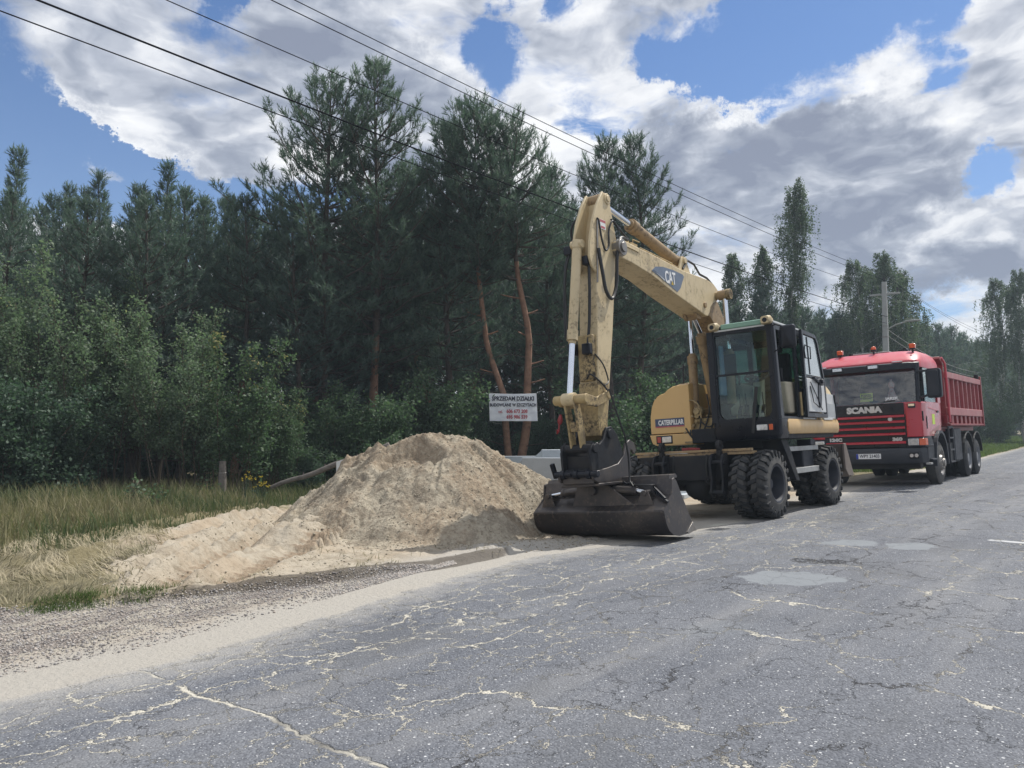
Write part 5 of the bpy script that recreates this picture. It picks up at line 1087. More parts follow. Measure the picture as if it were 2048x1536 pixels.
    prof = [(4.27, 4.56), (4.17, 4.57), (4.11, 4.49), (4.06, 4.25), (3.99, 4.0), (3.92, 3.86), (3.96, 3.74), (4.06, 3.60), (4.14, 3.2), (4.24, 2.7), (4.38, 2.1), (4.50, 1.55), (4.53, 1.34), (4.62, 1.28), (4.71, 1.34), (4.74, 1.55), (4.68, 2.2), (4.62, 2.9), (4.57, 3.45), (4.46, 3.60), (4.42, 3.85), (4.36, 4.12), (4.27, 4.36)]
    mb = MB(); mb.prism(prof, -SW, SW); B(mb, 'stick', CREAM, .012)
    mb = MB(); fl = [(4.30, 4.585), (4.46, 4.38), (4.60, 4.12), (4.70, 3.82), (4.73, 3.62), (4.68, 3.50), (4.56, 3.42), (4.40, 3.85), (4.34, 4.12), (4.25, 4.36), (4.18, 4.52)]
    mb.prism(fl, SW - .03, SW + .005); mb.prism(fl, -SW - .005, -SW + .03); mb.cyl((4.20, -SW - .02, 4.50), (4.20, SW + .02, 4.50), .075, n=24); mb.cyl((4.2, SW + .02, 4.5), (4.2, SW + .035, 4.5), .045, n=18); B(mb, 'stick_flange', CREAM, .008)
    mb = MB(); mb.prism([(4.44, 2.0), (4.52, 1.53), (4.55, 1.35), (4.62, 1.27), (4.73, 1.33), (4.75, 1.55), (4.71, 2.0)], -SW - .004, SW + .004); mb.prism([(4.49, 1.95), (4.62, 1.95), (4.66, 2.5), (4.40, 2.42)], -SW - .0035, SW * -1); B(mb, 'stick_foot', WORN, .012)
    mb = MB(); mb.box(4.62, 4.735, -.12, .11, 2.02, 2.62); B(mb, 'scuffed_plate', WORN, .02)
    h = cylinder('bucket_cylinder', (4.74, -.03, 3.80), (4.985, -.03, 2.54), .062, .04, (5.13, -.03, 1.78))
    # bucket linkage
    mb = MB()
    for y in (-.20, .165): mb.prism([(4.50, 1.86), (4.56, 1.90), (4.85, 1.80), (5.10, 1.84), (5.17, 1.78), (5.12, 1.70), (4.85, 1.68), (4.52, 1.78)], y, y + .035)
    mb.cyl((5.12, -.25, 1.775), (5.12, .22, 1.775), .06, n=20); mb.cyl((4.56, -.21, 1.84), (4.56, .21, 1.84), .055, n=20); B(mb, 'link_arm', WORN, .008)
    mb = MB(); mb.prism([(5.06, 1.80), (5.17, 1.78), (5.10, 1.45), (5.05, 1.16), (4.94, 1.14), (4.96, 1.45)], -.11, -.08); mb.prism([(5.06, 1.80), (5.17, 1.78), (5.10, 1.45), (5.05, 1.16), (4.94, 1.14), (4.96, 1.45)], .03, .06); mb.prism([(5.05, 1.50), (5.10, 1.50), (5.07, 1.38), (5.0, 1.38)], -.08, .03); B(mb, 'power_link', WORN, .008)
    mb = MB(); mb.lathe([(0, .012), (.02, .028), (.05, .034), (.08, .03), (.13, .012)], (5.12, -.20, 1.48), (.0, .2, 1), 14); mb.tube([(5.13, -.20, 1.50), (5.13, -.21, 1.40), (5.17, -.21, 1.37), (5.19, -.19, 1.42)], .011, 6); B(mb, 'red_lifting_hook', REDHOOK, .004)
    # ---------------- quick coupler
    mb = MB(); pl = [(5.06, 1.20), (4.99, 1.25), (4.86, 1.22), (4.76, 1.28), (4.68, 1.42), (4.55, 1.44), (4.42, 1.34), (4.33, 1.18), (4.25, 1.02), (4.30, .90), (5.08, .88), (5.10, 1.12)]
    mb.prism(pl, .17, .205); mb.prism(pl, -.235, -.20); mb.box(4.9, 5.0, -.2, .17, .90, 1.08); mb.box(4.3, 5.07, -.2, .17, .88, .92); mb.cyl((5.0, -.26, 1.17), (5.0, .235, 1.17), .055, n=20); mb.cyl((4.62, -.26, 1.34), (4.62, .235, 1.34), .06, n=20); B(mb, 'quick_coupler', FRAME, .008)
    mb = MB(); mb.cyl((5.06, -.34, .86), (5.06, .28, .86), .042, n=18)
    for y in (-.22, -.03, .15): mb.cyl((5.06, y - .03, .86), (5.06, y + .03, .86), .058, n=18)
    mb.obox((5.02, -.36, .82), (5.10, -.36, 1.0), .05, .05); mb.cyl((5.10, -.10, .86), (5.13, -.10, .86), .02, n=10); B(mb, 'locking_cylinder', BLACK, .006)
    # tilting bucket: turned back to level
    TB = MU @ Matrix.Translation((0, 0, .04)) @ Matrix.Rotation(RAD(1.3), 4, 'X')
    bu = empty('bucket'); bu.parent = E
    K = lambda mb, n, m_, b=0.0, **k: mb.build(n, m_, bu, TB, b, **k)
    mb = MB(); ad = [(4.95, .70), (5.08, .74), (5.10, .84), (4.72, .88), (4.46, .92), (4.30, 1.02), (4.22, 1.17), (4.12, 1.22), (4.00, 1.18), (3.96, 1.08), (4.02, 1.02), (4.07, 1.08), (4.12, 1.09), (4.14, 1.0), (4.12, .88), (4.25, .70)]
    mb.prism(ad, .21, .245); mb.prism(ad, -.275, -.24); mb.box(4.25, 5.0, -.29, .26, .665, .70); mb.box(4.9, 5.04, -.24, .21, .70, .82); K(mb, 'tilt_adapter', STEEL, .008)
    sh = [(4.70, .335), (4.665, .20), (4.60, .11), (4.50, .055), (4.36, .03), (4.12, .03), (3.90, .045), (3.90, .035), (4.10, .012), (4.36, .008), (4.515, .032), (4.62, .09), (4.69, .19), (4.725, .33)]
    mb = MB(); mb.prism(sh, -.93, .93); K(mb, 'bucket_shell', STEEL, .004, ang=50)
    mb = MB(); mb.prism([(4.722, .325), (4.722, .345), (4.47, .505), (4.455, .49), (4.69, .33)], -.93, .93); mb.prism([(4.47, .505), (4.452, .49), (4.40, .69), (4.42, .70)], -.93, .93); mb.prism([(4.42, .70), (4.39, .745), (4.22, .75), (4.18, .715), (4.19, .70), (4.38, .70), (4.40, .68)], -.90, .90); K(mb, 'bucket_back', STEEL, .004)
    ep = [(4.44, .69), (4.38, .71), (4.32, .66), (4.22, .50), (3.98, .14), (3.885, .04), (4.10, .006), (4.36, .004), (4.52, .03), (4.63, .09), (4.70, .19), (4.73, .335), (4.48, .515)]
    for y in (-.95, .93):
        mb = MB(); mb.prism(ep, y, y + .022); K(mb, 'bucket_side', STEEL, .004)
    mb = MB(); mb.prism([(3.98, .14), (3.885, .035), (4.12, .003), (4.16, .03)], .950, .962); mb.prism([(3.98, .14), (3.885, .035), (4.12, .003), (4.16, .03)], -.962, -.950); mb.box(3.86, 4.06, -.95, .95, .018, .042); K(mb, 'cutting_edge', WORNST, .003)
    mb = MB(); mb.prism([(-.30, .66), (.16, .66), (.52, .40), (-.38, .40)], 4.60, 4.63, 'x'); mb.prism([(-.30, .66), (.16, .66), (.40, .52), (-.36, .52)], 4.30, 4.33, 'x'); mb.box(4.3, 4.6, -.06, .06, .45, .68); mb.cyl((4.25, -.06, .60), (4.68, -.06, .60), .06, n=18); K(mb, 'centre_bracket', STEEL, .006)
    for s, ya, yb, yc in ((-1, -.26, -.56, -.76), (1, .20, .52, .66)):
        z0, z1, z2 = (.60, .575, .545); h = empty('tilt_cylinder'); h.parent = E
        mb = MB(); mb.cyl((4.56, ya, z0), (4.56, yb, z1), .05, n=18); mb.cyl((4.56, yb - .03 * s, z1), (4.56, yb + .01 * s, z1), .056, n=18); mb.build('barrel', STEEL, h, TB, .003)
        mb = MB(); mb.cyl((4.56, yb, z1), (4.56, yc, z2), .028, n=16); mb.build('rod', CHROME, h, TB)
        mb = MB(); mb.prism([(yc - .11, .40), (yc + .11, .40), (yc + .045, .57), (yc - .045, .57)], 4.61, 4.63, 'x'); mb.prism([(yc - .10, .47), (yc + .10, .47), (yc + .045, .57), (yc - .045, .57)], 4.48, 4.50, 'x'); mb.cyl((4.46, yc, .545), (4.65, yc, .545), .035, n=16); mb.build('mounting_lug', STEEL, h, TB, .004)
    mb = MB(); mb.obox((4.50, .74, .56), (4.62, .98 - .02, .43), .035, .02); mb.obox((4.46, .70, .62), (4.60, .92, .47), .03, .02); mb.tube([(4.5, .32, .68), (4.5, .36, .66), (4.5, .45, .67)], .016); K(mb, 'hose_guard', BLACK, .004)
    # coiled hose lying over the bucket
    pts = [(4.72, .30, 1.9), (4.62, .33, 1.6), (4.50, .36, 1.3), (4.46, .37, 1.05), (4.44, .36, .90), (4.52, .40, .74), (4.58, .48, .68)] + [(4.50 + .09 * math.sin(t), .58 + .13 * math.cos(t), .67 + .01 * t * .3) for t in np.linspace(3.4, 9.5, 22)]
    mb = MB(); mb.tube(pts, .013, 6); B(mb, 'bucket_hose', HOSE)
    # hoses along the stick
    def hose(pts, r=.014, mat=HOSE, name='hose'): 
        P = [Vector(p) for p in pts]; out = []
        for i in range(len(P) - 1):
            p0, p1, p2, p3 = P[max(i - 1, 0)], P[i], P[i + 1], P[min(i + 2, len(P) - 1)]
            for k in range(6):
                t = k / 6; out.append(.5 * ((2 * p1) + (p2 - p0) * t + (2 * p0 - 5 * p1 + 4 * p2 - p3) * t * t + (3 * p1 - p0 - 3 * p2 + p3) * t ** 3))
        mb = MB(); mb.tube(out + [P[-1]], r, 7); return B(mb, name, mat)
    hose([(3.75, .17, 4.02), (4.0, .20, 3.98), (4.12, .20, 3.72), (4.16, .19, 3.35), (4.30, .19, 3.12), (4.45, .19, 3.20), (4.52, .19, 3.45), (4.55, .17, 3.75)], .024)
    hose([(4.0, .19, 4.10), (4.14, .18, 4.20), (4.24, .165, 4.05), (4.26, .165, 3.85), (4.36, .165, 3.76), (4.44, .165, 3.90), (4.48, .16, 4.12), (4.52, .16, 4.16)], .014)
    hose([(3.60, .12, 4.06), (3.85, .16, 4.10), (4.05, .17, 4.18), (4.16, .165, 4.22)], .014)
    hose([(4.50, .150, 4.16), (4.54, .150, 3.8), (4.58, .145, 3.3)], .012, WORNST, 'hydraulic_pipe')
    hose([(4.66, .08, 3.62), (4.70, .09, 3.2), (4.70, .06, 2.8), (4.72, .04, 2.55), (4.74, .03, 2.35)], .020)
    hose([(4.50, -.24, 3.95), (4.62, -.30, 3.6), (4.70, -.30, 3.1), (4.78, -.26, 2.6)], .017); hose([(4.52, -.2, 3.92), (4.70, -.24, 3.55), (4.72, -.27, 3.1), (4.80, -.22, 2.62)], .014)
    hose([(4.44, -.18, 4.25), (4.50, -.24, 4.15), (4.50, -.26, 4.0), (4.48, -.22, 3.85)], .018)
    mb = MB(); pass
    for bx in ((4.50, 4.66, -.30, -.18, 3.72, 3.84), (4.60, 4.74, .02, .10, 3.52, 3.64), (4.66, 4.80, -.02, .10, 2.36, 2.50), (4.68, 4.82, -.22, -.12, 2.36, 2.52)): mb = MB(); mb.box(*bx); B(mb, 'hose_clamp', BLACK, .012)
    hose([(4.71, .12, 2.36), (4.60, .17, 2.22), (4.50, .17, 2.02), (4.72, .24, 1.95)], .010); hose([(4.74, .0, 2.05), (4.78, .08, 2.1), (4.68, .16, 2.0), (4.60, .22, 1.88)], .012)
    # hoses and valves at the boom foot
    hose([(.80, -.46, 2.55), (.82, -.47, 2.1), (.86, -.42, 1.85), (.90, -.30, 1.72)], .016); hose([(.80, -.46, 1.95), (.95, -.40, 1.92), (1.0, -.24, 1.90), (1.0, -.14, 1.80), (.98, -.12, 1.60)], .014, WORN, 'hydraulic_pipe')
    hose([(.95, -.50, 1.90), (.98, -.50, 1.75), (.98, -.48, 1.55), (.96, -.38, 1.50)], .016, WORN, 'hydraulic_pipe')
    for k, (a, b, c) in enumerate((((.9, -.2, 1.9), (.95, -.14, 1.6), (.98, -.2, 1.3)), ((.85, -.05, 2.0), (.92, .0, 1.7), (.95, -.1, 1.4)), ((.9, .1, 2.0), (.98, .1, 1.65), (.96, .02, 1.35)), ((.85, -.3, 1.6), (1.0, -.32, 1.4), (.98, -.28, 1.22)), ((.9, .08, 1.5), (.96, -.02, 1.45), (.95, -.15, 1.55)), ((1.0, -.4, 1.45), (1.02, -.3, 1.3), (1.0, -.2, 1.2)))): hose([a, b, c], .013)
    mb = MB(); rr = random.Random(3)
    for k in range(16):
        x, y, z = rr.uniform(.78, .95), rr.uniform(-.44, .12), rr.uniform(1.3, 1.68); mb.cyl((x, y, z), (x + .08, y + rr.uniform(-.06, .06), z + rr.uniform(-.03, .03)), rr.uniform(.015, .035), n=8)
    mb.box(.82, .90, -.44, .12, 1.36, 1.6); B(mb, 'valve_fittings', WORN, .003)
    mb = MB(); mb.cyl((.86, -.18, 1.72), (.98, -.18, 1.72), .08, n=18); mb.cyl((.98, -.18, 1.72), (1.02, -.18, 1.72), .045, n=18); B(mb, 'swivel_fitting', WORN, .003)
    mb = MB(); mb.box(.85, 1.03, -.42, -.12, 1.20, 1.225); B(mb, 'valve_foot', WORN, .003)
    mb = MB(); mb.box(.35, .86, -.27, .17, 1.2, 1.62); B(mb, 'valve_bank', FRAME, .03)
    mb = MB(); mb.prism([(-.35, 1.9), (.6, 1.75), (.9, 1.5), (.9, 1.3), (-.6, 1.3), (-.6, 2.1)], -.30, -.27); B(mb, 'boom_side_plate', YEL, .005)
excavator()
# ------------------------------------------------------------------ tipper lorry
def lorry():
    T = rolled_root('tipper_lorry', (20.45, 5.22), 3.97, -2.6, label='red three-axle tipper lorry parked behind the excavator, three orange beacons on its cab', cat='lorry')
    B = lambda mb, n, m_, b=0.0, par=None, **k: mb.build(n, m_, par or T, None, b, **k)
    mb = MB(); mb.box(-6.6, 1.1, .32, .42, .75, 1.0); mb.box(-6.6, 1.1, -.42, -.32, .75, 1.0)
    for x in (-6.4, -5.4, -3.0, -1.6, 0.6): mb.box(x, x + .1, -.4, .4, .78, .95)
    mb.box(-2.9, -1.2, .45, 1.15, .45, .95); mb.box(-2.9, -1.2, -1.15, -.45, .45, .95); mb.box(-6.2, -2.2, -.5, .5, 1.0, 1.15); B(mb, 'chassis', FRAME, .01)
    for x in (-.2, -3.75, -5.1):
        mb = MB(); mb.cyl((x, -1.0, .5), (x, 1.0, .5), .08); 
        if x < -1: mb.sph((x, 0, .5), .26, n=14)
        else: mb.box(x - .1, x + .1, -.8, .8, .38, .52)
        B(mb, 'axle', FRAME)
    def wheel(x, y0, y1, sgn, front):
        w = empty('wheel', (x, 0, .51)); w.parent = T; W = y1 - y0; mb = MB(); f = lambda a: (a if sgn > 0 else W - a)
        mb.lathe([(0, .30), (.012, .40), (.035, .47), (.06, .507), (W - .06, .507), (W - .035, .47), (W - .012, .40), (W, .30)], (0, y0, 0), (0, 1, 0), 48)
        for k in range(4): yy = y0 + .075 + k * (W - .15) / 3; mb.lathe([(-.004, .508), (.004, .508), (.0, .500)], (0, yy, 0), (0, 1, 0), 40)
        B(mb, 'tyre', RUBBER if not front else SIDEW, par=w, ang=25)
        mb = MB()
        if front: pr = [(f(W - .005), .295), (f(W - .02), .27), (f(W - .06), .25), (f(W - .05), .20), (f(W + .015), .17), (f(W + .02), .10), (f(W + .07), .09), (f(W + .075), .001), (f(.06), .001), (f(.04), .26), (f(.02), .295)]
        else: pr = [(f(W - .005), .295), (f(W - .02), .275), (f(W - .10), .255), (f(W - .16), .23), (f(W - .17), .13), (f(W - .03), .12), (f(W - .02), .001), (f(.06), .001), (f(.04), .26), (f(.02), .295)]
        mb.lathe(pr, (0, y0, 0), (0, 1, 0), 36); yc = y0 + f(W + .0 if front else W - .15)
        for k in range(10): a = k * .628; mb.cyl((math.sin(a) * .145, yc, math.cos(a) * .145), (math.sin(a) * .145, yc + .04 * sgn, math.cos(a) * .145), .014, n=8)
        B(mb, 'rim', WORNST if front else paint('grey_dusty_rim', (.2, .21, .23), .6), par=w, ang=40); return w
    for s in (1, -1):
        r = lambda a, b: (a, b) if s > 0 else (-b, -a)
        wheel(-.2, *r(.95, 1.25), s, True)
        for x in (-3.75, -5.1):
            wheel(x, *r(.96, 1.24), s, False); wheel(x, *r(.62, .90), s, False)
    # ---- cab shell: lower body, pillars, roof
    def plan(x0, xf, hw, r, z, bow=.05, n=5):
        L = []
        for cx, cy, a0 in ((xf - r, hw - r, 0), (x0 + .05, hw - .05, 90), (x0 + .05, -hw + .05, 180), (xf - r, -hw + r, 270)):
            rr_ = r if a0 in (0, 270) else .05
            for k in range(n + 1): a = RAD(a0 + 90 * k / n); L.append((cx + rr_ * math.cos(a), cy + rr_ * math.sin(a), z))
        return [(x + (bow * (1 - (y / hw) ** 2) if x > xf - r else 0), y, z) for x, y, z in L]
    mb = MB(); mb.loft([plan(-.62, xf, hw, .16, z) for z, xf, hw in ((1.15, 1.36, 1.20), (1.45, 1.40, 1.225), (1.75, 1.41, 1.235), (1.90, 1.40, 1.235), (1.94, 1.37, 1.225))])
    B(mb, 'cab_body', REDP, ang=40)
    mb = MB(); mb.loft([plan(-.66, xf, hw, r, z, bow) for z, xf, hw, r, bow in ((2.74, 1.24, 1.215, .20, .06), (2.86, 1.22, 1.225, .24, .06), (2.95, 1.10, 1.20, .28, .06), (3.07, .88, 1.13, .3, .06), (3.17, .62, 1.0, .3, .04), (3.205, .40, .80, .3, .02))]); B(mb, 'roof', REDD, ang=60)
    mb = MB(); mb.loft([plan(1.0, xf, hw, .2, z, .06) for z, xf, hw in ((2.845, 1.255, 1.17), (2.90, 1.245, 1.17), (2.91, 1.20, 1.15))]); B(mb, 'roof_lip', REDP, ang=50)
    mb = MB(); mb.prism([(-.66, 1.93), (-.66, 2.76), (-.30, 2.76), (-.36, 1.93)], -1.235, -1.15); mb.prism([(-.66, 1.93), (-.66, 2.76), (-.30, 2.76), (-.36, 1.93)], 1.15, 1.228); mb.box(-.66, -.60, -1.2, 1.2, 1.93, 2.76); B(mb, 'cab_rear_pillars', REDP, .01)
    for s in (1, -1):
        mb = MB(); mb.tube([(1.30, 1.16 * s, 1.92), (1.24, 1.155 * s, 2.4), (1.16, 1.15 * s, 2.78)], .05, 8); B(mb, 'windscreen_pillar', DKGREY)
        mb = MB(); mb.tube([(.92, 1.20 * s, 1.93), (.90, 1.19 * s, 2.76)], .02, 6); B(mb, 'window_divider', DKGREY)
    for s in (1, -1):
        mb = MB(); mb.prism([(.90, 1.95), (.88, 2.74), (-.32, 2.74), (-.36, 1.95)], 1.195 * s, 1.203 * s); B(mb, 'side_window', GLASS)
    mb = MB(); n = 9
    rows = [[(xf + .07 * (1 - (y / 1.15) ** 2) - (.05 if abs(y) > 1.0 else 0), y, z) for y in np.linspace(-1.14, 1.14, n)] for z, xf in ((1.925, 1.345), (2.3, 1.30), (2.76, 1.19))]
    vs = [p for r_ in rows for p in r_]; mb.add(vs, [(i * n + k, i * n + k + 1, (i + 1) * n + k + 1, (i + 1) * n + k) for i in range(2) for k in range(n - 1)]); B(mb, 'windscreen', WSG)
    # sun visor with lamps
    mb = MB(); vL = [(-1.20, 1.14), (-1.0, 1.31), (-.5, 1.36), (0, 1.375), (.5, 1.36), (1.0, 1.31), (1.20, 1.14)]
    mb.loft([[(x - .02, y, 2.86), (x + .035, y, 2.83), (x + .02, y, 2.70), (x - .01, y, 2.70)] for y, x in vL]); B(mb, 'sun_visor', DKGREY, .006, ang=50)
    for y in (-.52, .28):
        mb = MB(); mb.box(1.385, 1.42, y - .14, y + .14, 2.735, 2.855); l = B(mb, 'visor_lamp', DKGREY, .02)
        mb = MB(); mb.box(1.421, 1.426, y - .105, y + .105, 2.76, 2.83); B(mb, 'lens', LENS, .003, par=l)
    mb = MB(); mb.box(1.30, 1.338, .68, .90, 2.87, 2.895); mb.box(1.30, 1.338, -.98, -.80, 2.87, 2.895); B(mb, 'marker_lamp', LENS)
    # front: black nameplate panel, slatted grille
    fx = 1.455
    mb = MB(); mb.box(1.40, fx, -.88, .88, 1.66, 1.93); B(mb, 'nameplate_panel', BLACK, .012)
    mb = MB(); mb.box(1.38, 1.435, -.90, .90, .93, 1.66); B(mb, 'grille', BLACK)
    for k, z in enumerate((1.63, 1.505, 1.365, 1.225, 1.03)):
        mb = MB(); mb.prism([(1.43, z - .028), (1.48, z - .03), (1.485, z - .005), (1.45, z + .028), (1.43, z + .028)], -.88 , .88); B(mb, 'grille_slat', REDP, .006)
    mb = MB(); mb.box(fx, fx + .004, .60, .84, 1.72, 1.90); mb.box(fx + .004, fx + .02, .63, .68, 1.78, 1.84); B(mb, 'grille_badge', FRAME, .01)
    mb = MB(); mb.lathe([(0, .001), (0, .05), (.012, .045), (.014, .001)], (1.452, .58, 1.565), (1, 0, 0), 20); B(mb, 'round_emblem', SILVER)
    text('lettering', 'SCANIA', .185, SILVER, T, frame((fx + .003, .03, 1.795), (0, 1, 0), (0, 0, 1)), fat=.013, sx=1.16, ext=.004)
    text('model_number', '360', .10, SILVER, T, frame((1.442, .70, 1.10), (0, 1, 0), (0, 0, 1)), fat=.008, sx=1.35, ext=.004)
    text('model_number', '124C', .10, SILVER, T, frame((1.442, -.66, 1.12), (0, 1, 0), (0, 0, 1)), fat=.008, sx=1.35, ext=.004)
    # corners with headlamps
    for s in (1, -1):
        mb = MB(); mb.prism([(1.38, .90), (1.44, .90), (1.40, 1.20), (1.20, 1.26), (1.0, 1.25), (1.0, .90)], 1.12, 1.55, 'z')
        mb = MB(); L = [[(x, y * s, z) for x, y in ((1.44, .90), (1.43, 1.10), (1.36, 1.22), (1.18, 1.26), (.85, 1.25), (.85, .9))] for z in (1.14, 1.92)]; mb.loft(L); B(mb, 'corner_panel', REDP, .02)
        mb = MB(); L = [[(x, y * s, z) for x, y in ((1.45, .90), (1.44, 1.12), (1.36, 1.25), (1.15, 1.28), (.85, 1.27), (.85, .9))] for z in (.92, 1.135)]; mb.loft(L); B(mb, 'headlamp_housing', DKGREY, .012)
        mb = MB(); L = [[(x, y * s, z) for x, y in ((1.465, .92), (1.455, 1.14), (1.42, 1.14), (1.42, .92))] for z in (.955, 1.105)]; mb.loft(L); B(mb, 'headlamp', LENS, .01)
        mb = MB(); L = [[(x, y * s, z) for x, y in ((1.455, 1.145), (1.37, 1.262), (1.24, 1.285), (1.24, 1.2))] for z in (.955, 1.105)]; mb.loft(L); B(mb, 'indicator', ORANGE, .008)
        mb = MB(); mb.box(1.30, 1.345, *sorted((1.17 * s, 1.25 * s)), 1.50, 1.72) ; mb.prism([(1.10, 1.32), (1.14, 1.32), (1.14, 1.60), (1.08, 1.62)], *sorted((1.262 * s, 1.275 * s))); B(mb, 'air_slot', BLACK, .01)
        mb = MB(); mb.box(1.41, 1.47, *sorted((.97 * s, 1.12 * s)), 1.80, 1.90); B(mb, 'washer_lamp', DKGREY, .015)
        mb = MB(); mb.box(1.471, 1.476, *sorted((.985 * s, 1.105 * s)), 1.84, 1.89); B(mb, 'small_lens', LENS)
        # door, arch, step
        mb = MB(); mb.prism([(.90, 1.22), (.92, 1.94), (-.36, 1.94), (-.36, 1.40), (-.05, 1.38)], *sorted((1.234 * s, 1.243 * s))); d = B(mb, 'door', REDP, .006)
        mb = MB(); mb.box(-.22, -.05, *sorted((1.243 * s, 1.265 * s)), 1.70, 1.75); B(mb, 'handle', BLACK, .006, par=d)
        mb = MB(); mb.prism([(.88, 1.80), (-.34, 1.72), (-.34, 1.745), (.88, 1.825)], *sorted((1.243 * s, 1.25 * s))); B(mb, 'door_moulding', REDD, .003, par=d)
        A = [(-.2 + .66 * math.cos(t), .56 + .72 * math.sin(t)) for t in np.linspace(-.15, math.pi + .15, 18)]; Bi = [(-.2 + .60 * math.cos(t), .56 + .65 * math.sin(t)) for t in np.linspace(-.15, math.pi + .15, 18)]
        mb = MB()
        for i in range(17): mb.prism([A[i], A[i + 1], Bi[i + 1], Bi[i]], *sorted((.92 * s, 1.28 * s)))
        B(mb, 'front_mudguard', BUMPER)
        mb = MB(); mb.prism([(.5, .60), (1.2, .60), (1.2, 1.14), (.62, 1.14), (.44, .92)], *sorted((.95 * s, 1.24 * s))); mb.box(.62, 1.0, *sorted((1.24 * s, 1.31 * s)), .60, .64); mb.box(.62, 1.0, *sorted((1.24 * s, 1.27 * s)), .92, .96); B(mb, 'entry_step', DKGREY, .01)
        # mirrors
        mb = MB(); L = [[(x, y * s, z) for y, z in rrect(1.36, 1.66, 2.0, 2.66, .06)] for x in (1.22, 1.38)]; mb.loft(L); mb.loft([[(x, y * s, z) for y, z in rrect(1.40, 1.62, 2.04, 2.62, .05)] for x in (1.38, 1.43)]); m_ = B(mb, 'wing_mirror', DKGREY, .01, ang=50)
        mb = MB(); mb.obox((1.30, 1.16 * s, 2.62), (1.34, 1.42 * s, 2.62), .06, .05); mb.obox((1.28, 1.18 * s, 2.02), (1.33, 1.42 * s, 2.08), .05, .05); B(mb, 'mirror_arm', DKGREY, .01, par=m_)
        mb = MB(); L = [[(1.216, y * s, z) for y, z in rrect(1.38, 1.64, 2.03, 2.63, .05)], [(1.219, y * s, z) for y, z in rrect(1.38, 1.64, 2.03, 2.63, .05)]]; mb.loft(L); B(mb, 'mirror_glass', CHROME, par=m_)
    mb = MB(); mb.loft([[(x, y, z) for x, z in ((1.25, .55), (xf - .03, .55), (xf + .01, .60), (xf + .02, .84), (xf - .01, .90), (1.25, .91))] for y, xf in ((-1.27, 1.22), (-1.18, 1.40), (-.9, 1.475), (.9, 1.475), (1.18, 1.40), (1.27, 1.22))]); B(mb, 'bumper', BUMPER, .012, ang=40)
    mb = MB(); mb.box(1.0, 1.28, -1.1, 1.1, .42, .60); mb.box(.2, 1.2, -.5, .5, .45, .95); B(mb, 'front_underrun', FRAME, .02)
    mb = MB(); mb.box(1.47, 1.505, .93, 1.14, .66, .80); mb.box(1.47, 1.505, -1.14, -.93, .66, .80); f = B(mb, 'fog_lamp_housing', BLACK, .01)
    mb = MB(); mb.cyl((1.50, .985, .73), (1.51, .985, .73), .04); mb.cyl((1.50, 1.085, .73), (1.51, 1.085, .73), .04); mb.cyl((1.50, -1.0, .73), (1.51, -1.0, .73), .04); B(mb, 'fog_lamp', LENS)
    mb = MB(); mb.box(1.497, 1.503, -.20, .34, .665, .785); p = B(mb, 'number_plate', WHITE, .002)
    mb = MB(); mb.box(1.503, 1.5045, -.20, -.15, .667, .783); B(mb, 'blue_strip', paint('plate_blue', (.02, .05, .35), .4), par=p)
    text('registration', 'WPY 21403', .105, DARKTX, p, frame((1.5045, .095, .727), (0, 1, 0), (0, 0, 1)), fat=.002, sx=.84, ext=.001)
    mb = MB(); mb.box(1.15, 1.34, 1.23, 1.33, .52, .56); B(mb, 'bumper_step', GREYST)
    # inside
    mb = MB(); mb.box(-.6, 1.15, -1.15, 1.15, 1.55, 1.60); mb.prism([(1.30, 1.9), (1.30, 1.94), (1.0, 1.97), (.85, 1.90), (.85, 1.6), (1.2, 1.6)], -1.12, 1.12); B(mb, 'dashboard', DKGREY, .02)
    for y in (-.7, .72):
        mb = MB(); mb.prism([(-.1, 1.65), (.40, 1.65), (.42, 1.85), (.02, 1.88), (-.12, 2.48), (-.26, 2.48), (-.20, 1.7)], y - .25, y + .25); mb.prism([(-.13, 2.50), (-.25, 2.50), (-.24, 2.68), (-.15, 2.68)], y - .14, y + .14); B(mb, 'seat', SEAT, .03)
    mb = MB(); mb.box(-.59, -.57, -1.14, 1.14, 1.9, 2.75); B(mb, 'cab_back_lining', DKGREY)
    mb = MB(); mb.lathe([(0, .20), (.02, .215), (.02, .235), (0, .245), (-.018, .235), (-.02, .215)], (.72, .72, 2.05), (.45, 0, .9), 24); mb.cyl((.8, .72, 1.85), (.72, .72, 2.05), .03); mb.obox((.72, .5, 2.05), (.72, .94, 2.05), .03, .02); B(mb, 'steering_wheel', BLACK)
    mb = MB(); mb.box(1.08, 1.16, .02, .32, 2.60, 2.68); mb.prism([(.98, 1.95), (1.10, 1.96), (1.12, 2.12), (1.02, 2.16)], -.30, .06) ; mb.sph((1.05, .10, 2.07), .11, (.7, 1.2, .8), 10); B(mb, 'dashboard_clutter', HOSE, .02)
    mb = MB(); mb.sph((1.12, .58, 2.36), .07, (.5, 1, 1.4), 10); mb.loft([[(1.12 + .03 * math.cos(t), .58 + r * math.sin(t), z) for t in np.linspace(0, 5.6, 9)] for z, r in ((1.98, .16), (2.1, .10), (2.25, .05), (2.5, .02))]); B(mb, 'pale_red_shape', paint('pale_red_mottle', (.5, .42, .38), .9, (.4, .06, .05), .9, 14.0))  # pale red-mottled bulb and cone standing behind the windscreen
    mb = MB(); mb.box(1.345, 1.35, -.06, .22, 2.0, 2.20); mb.v = [(x + (2.2 - z) * .1, y, z) for x, y, z in mb.v]; s_ = B(mb, 'yellow_sign', HIVIS)
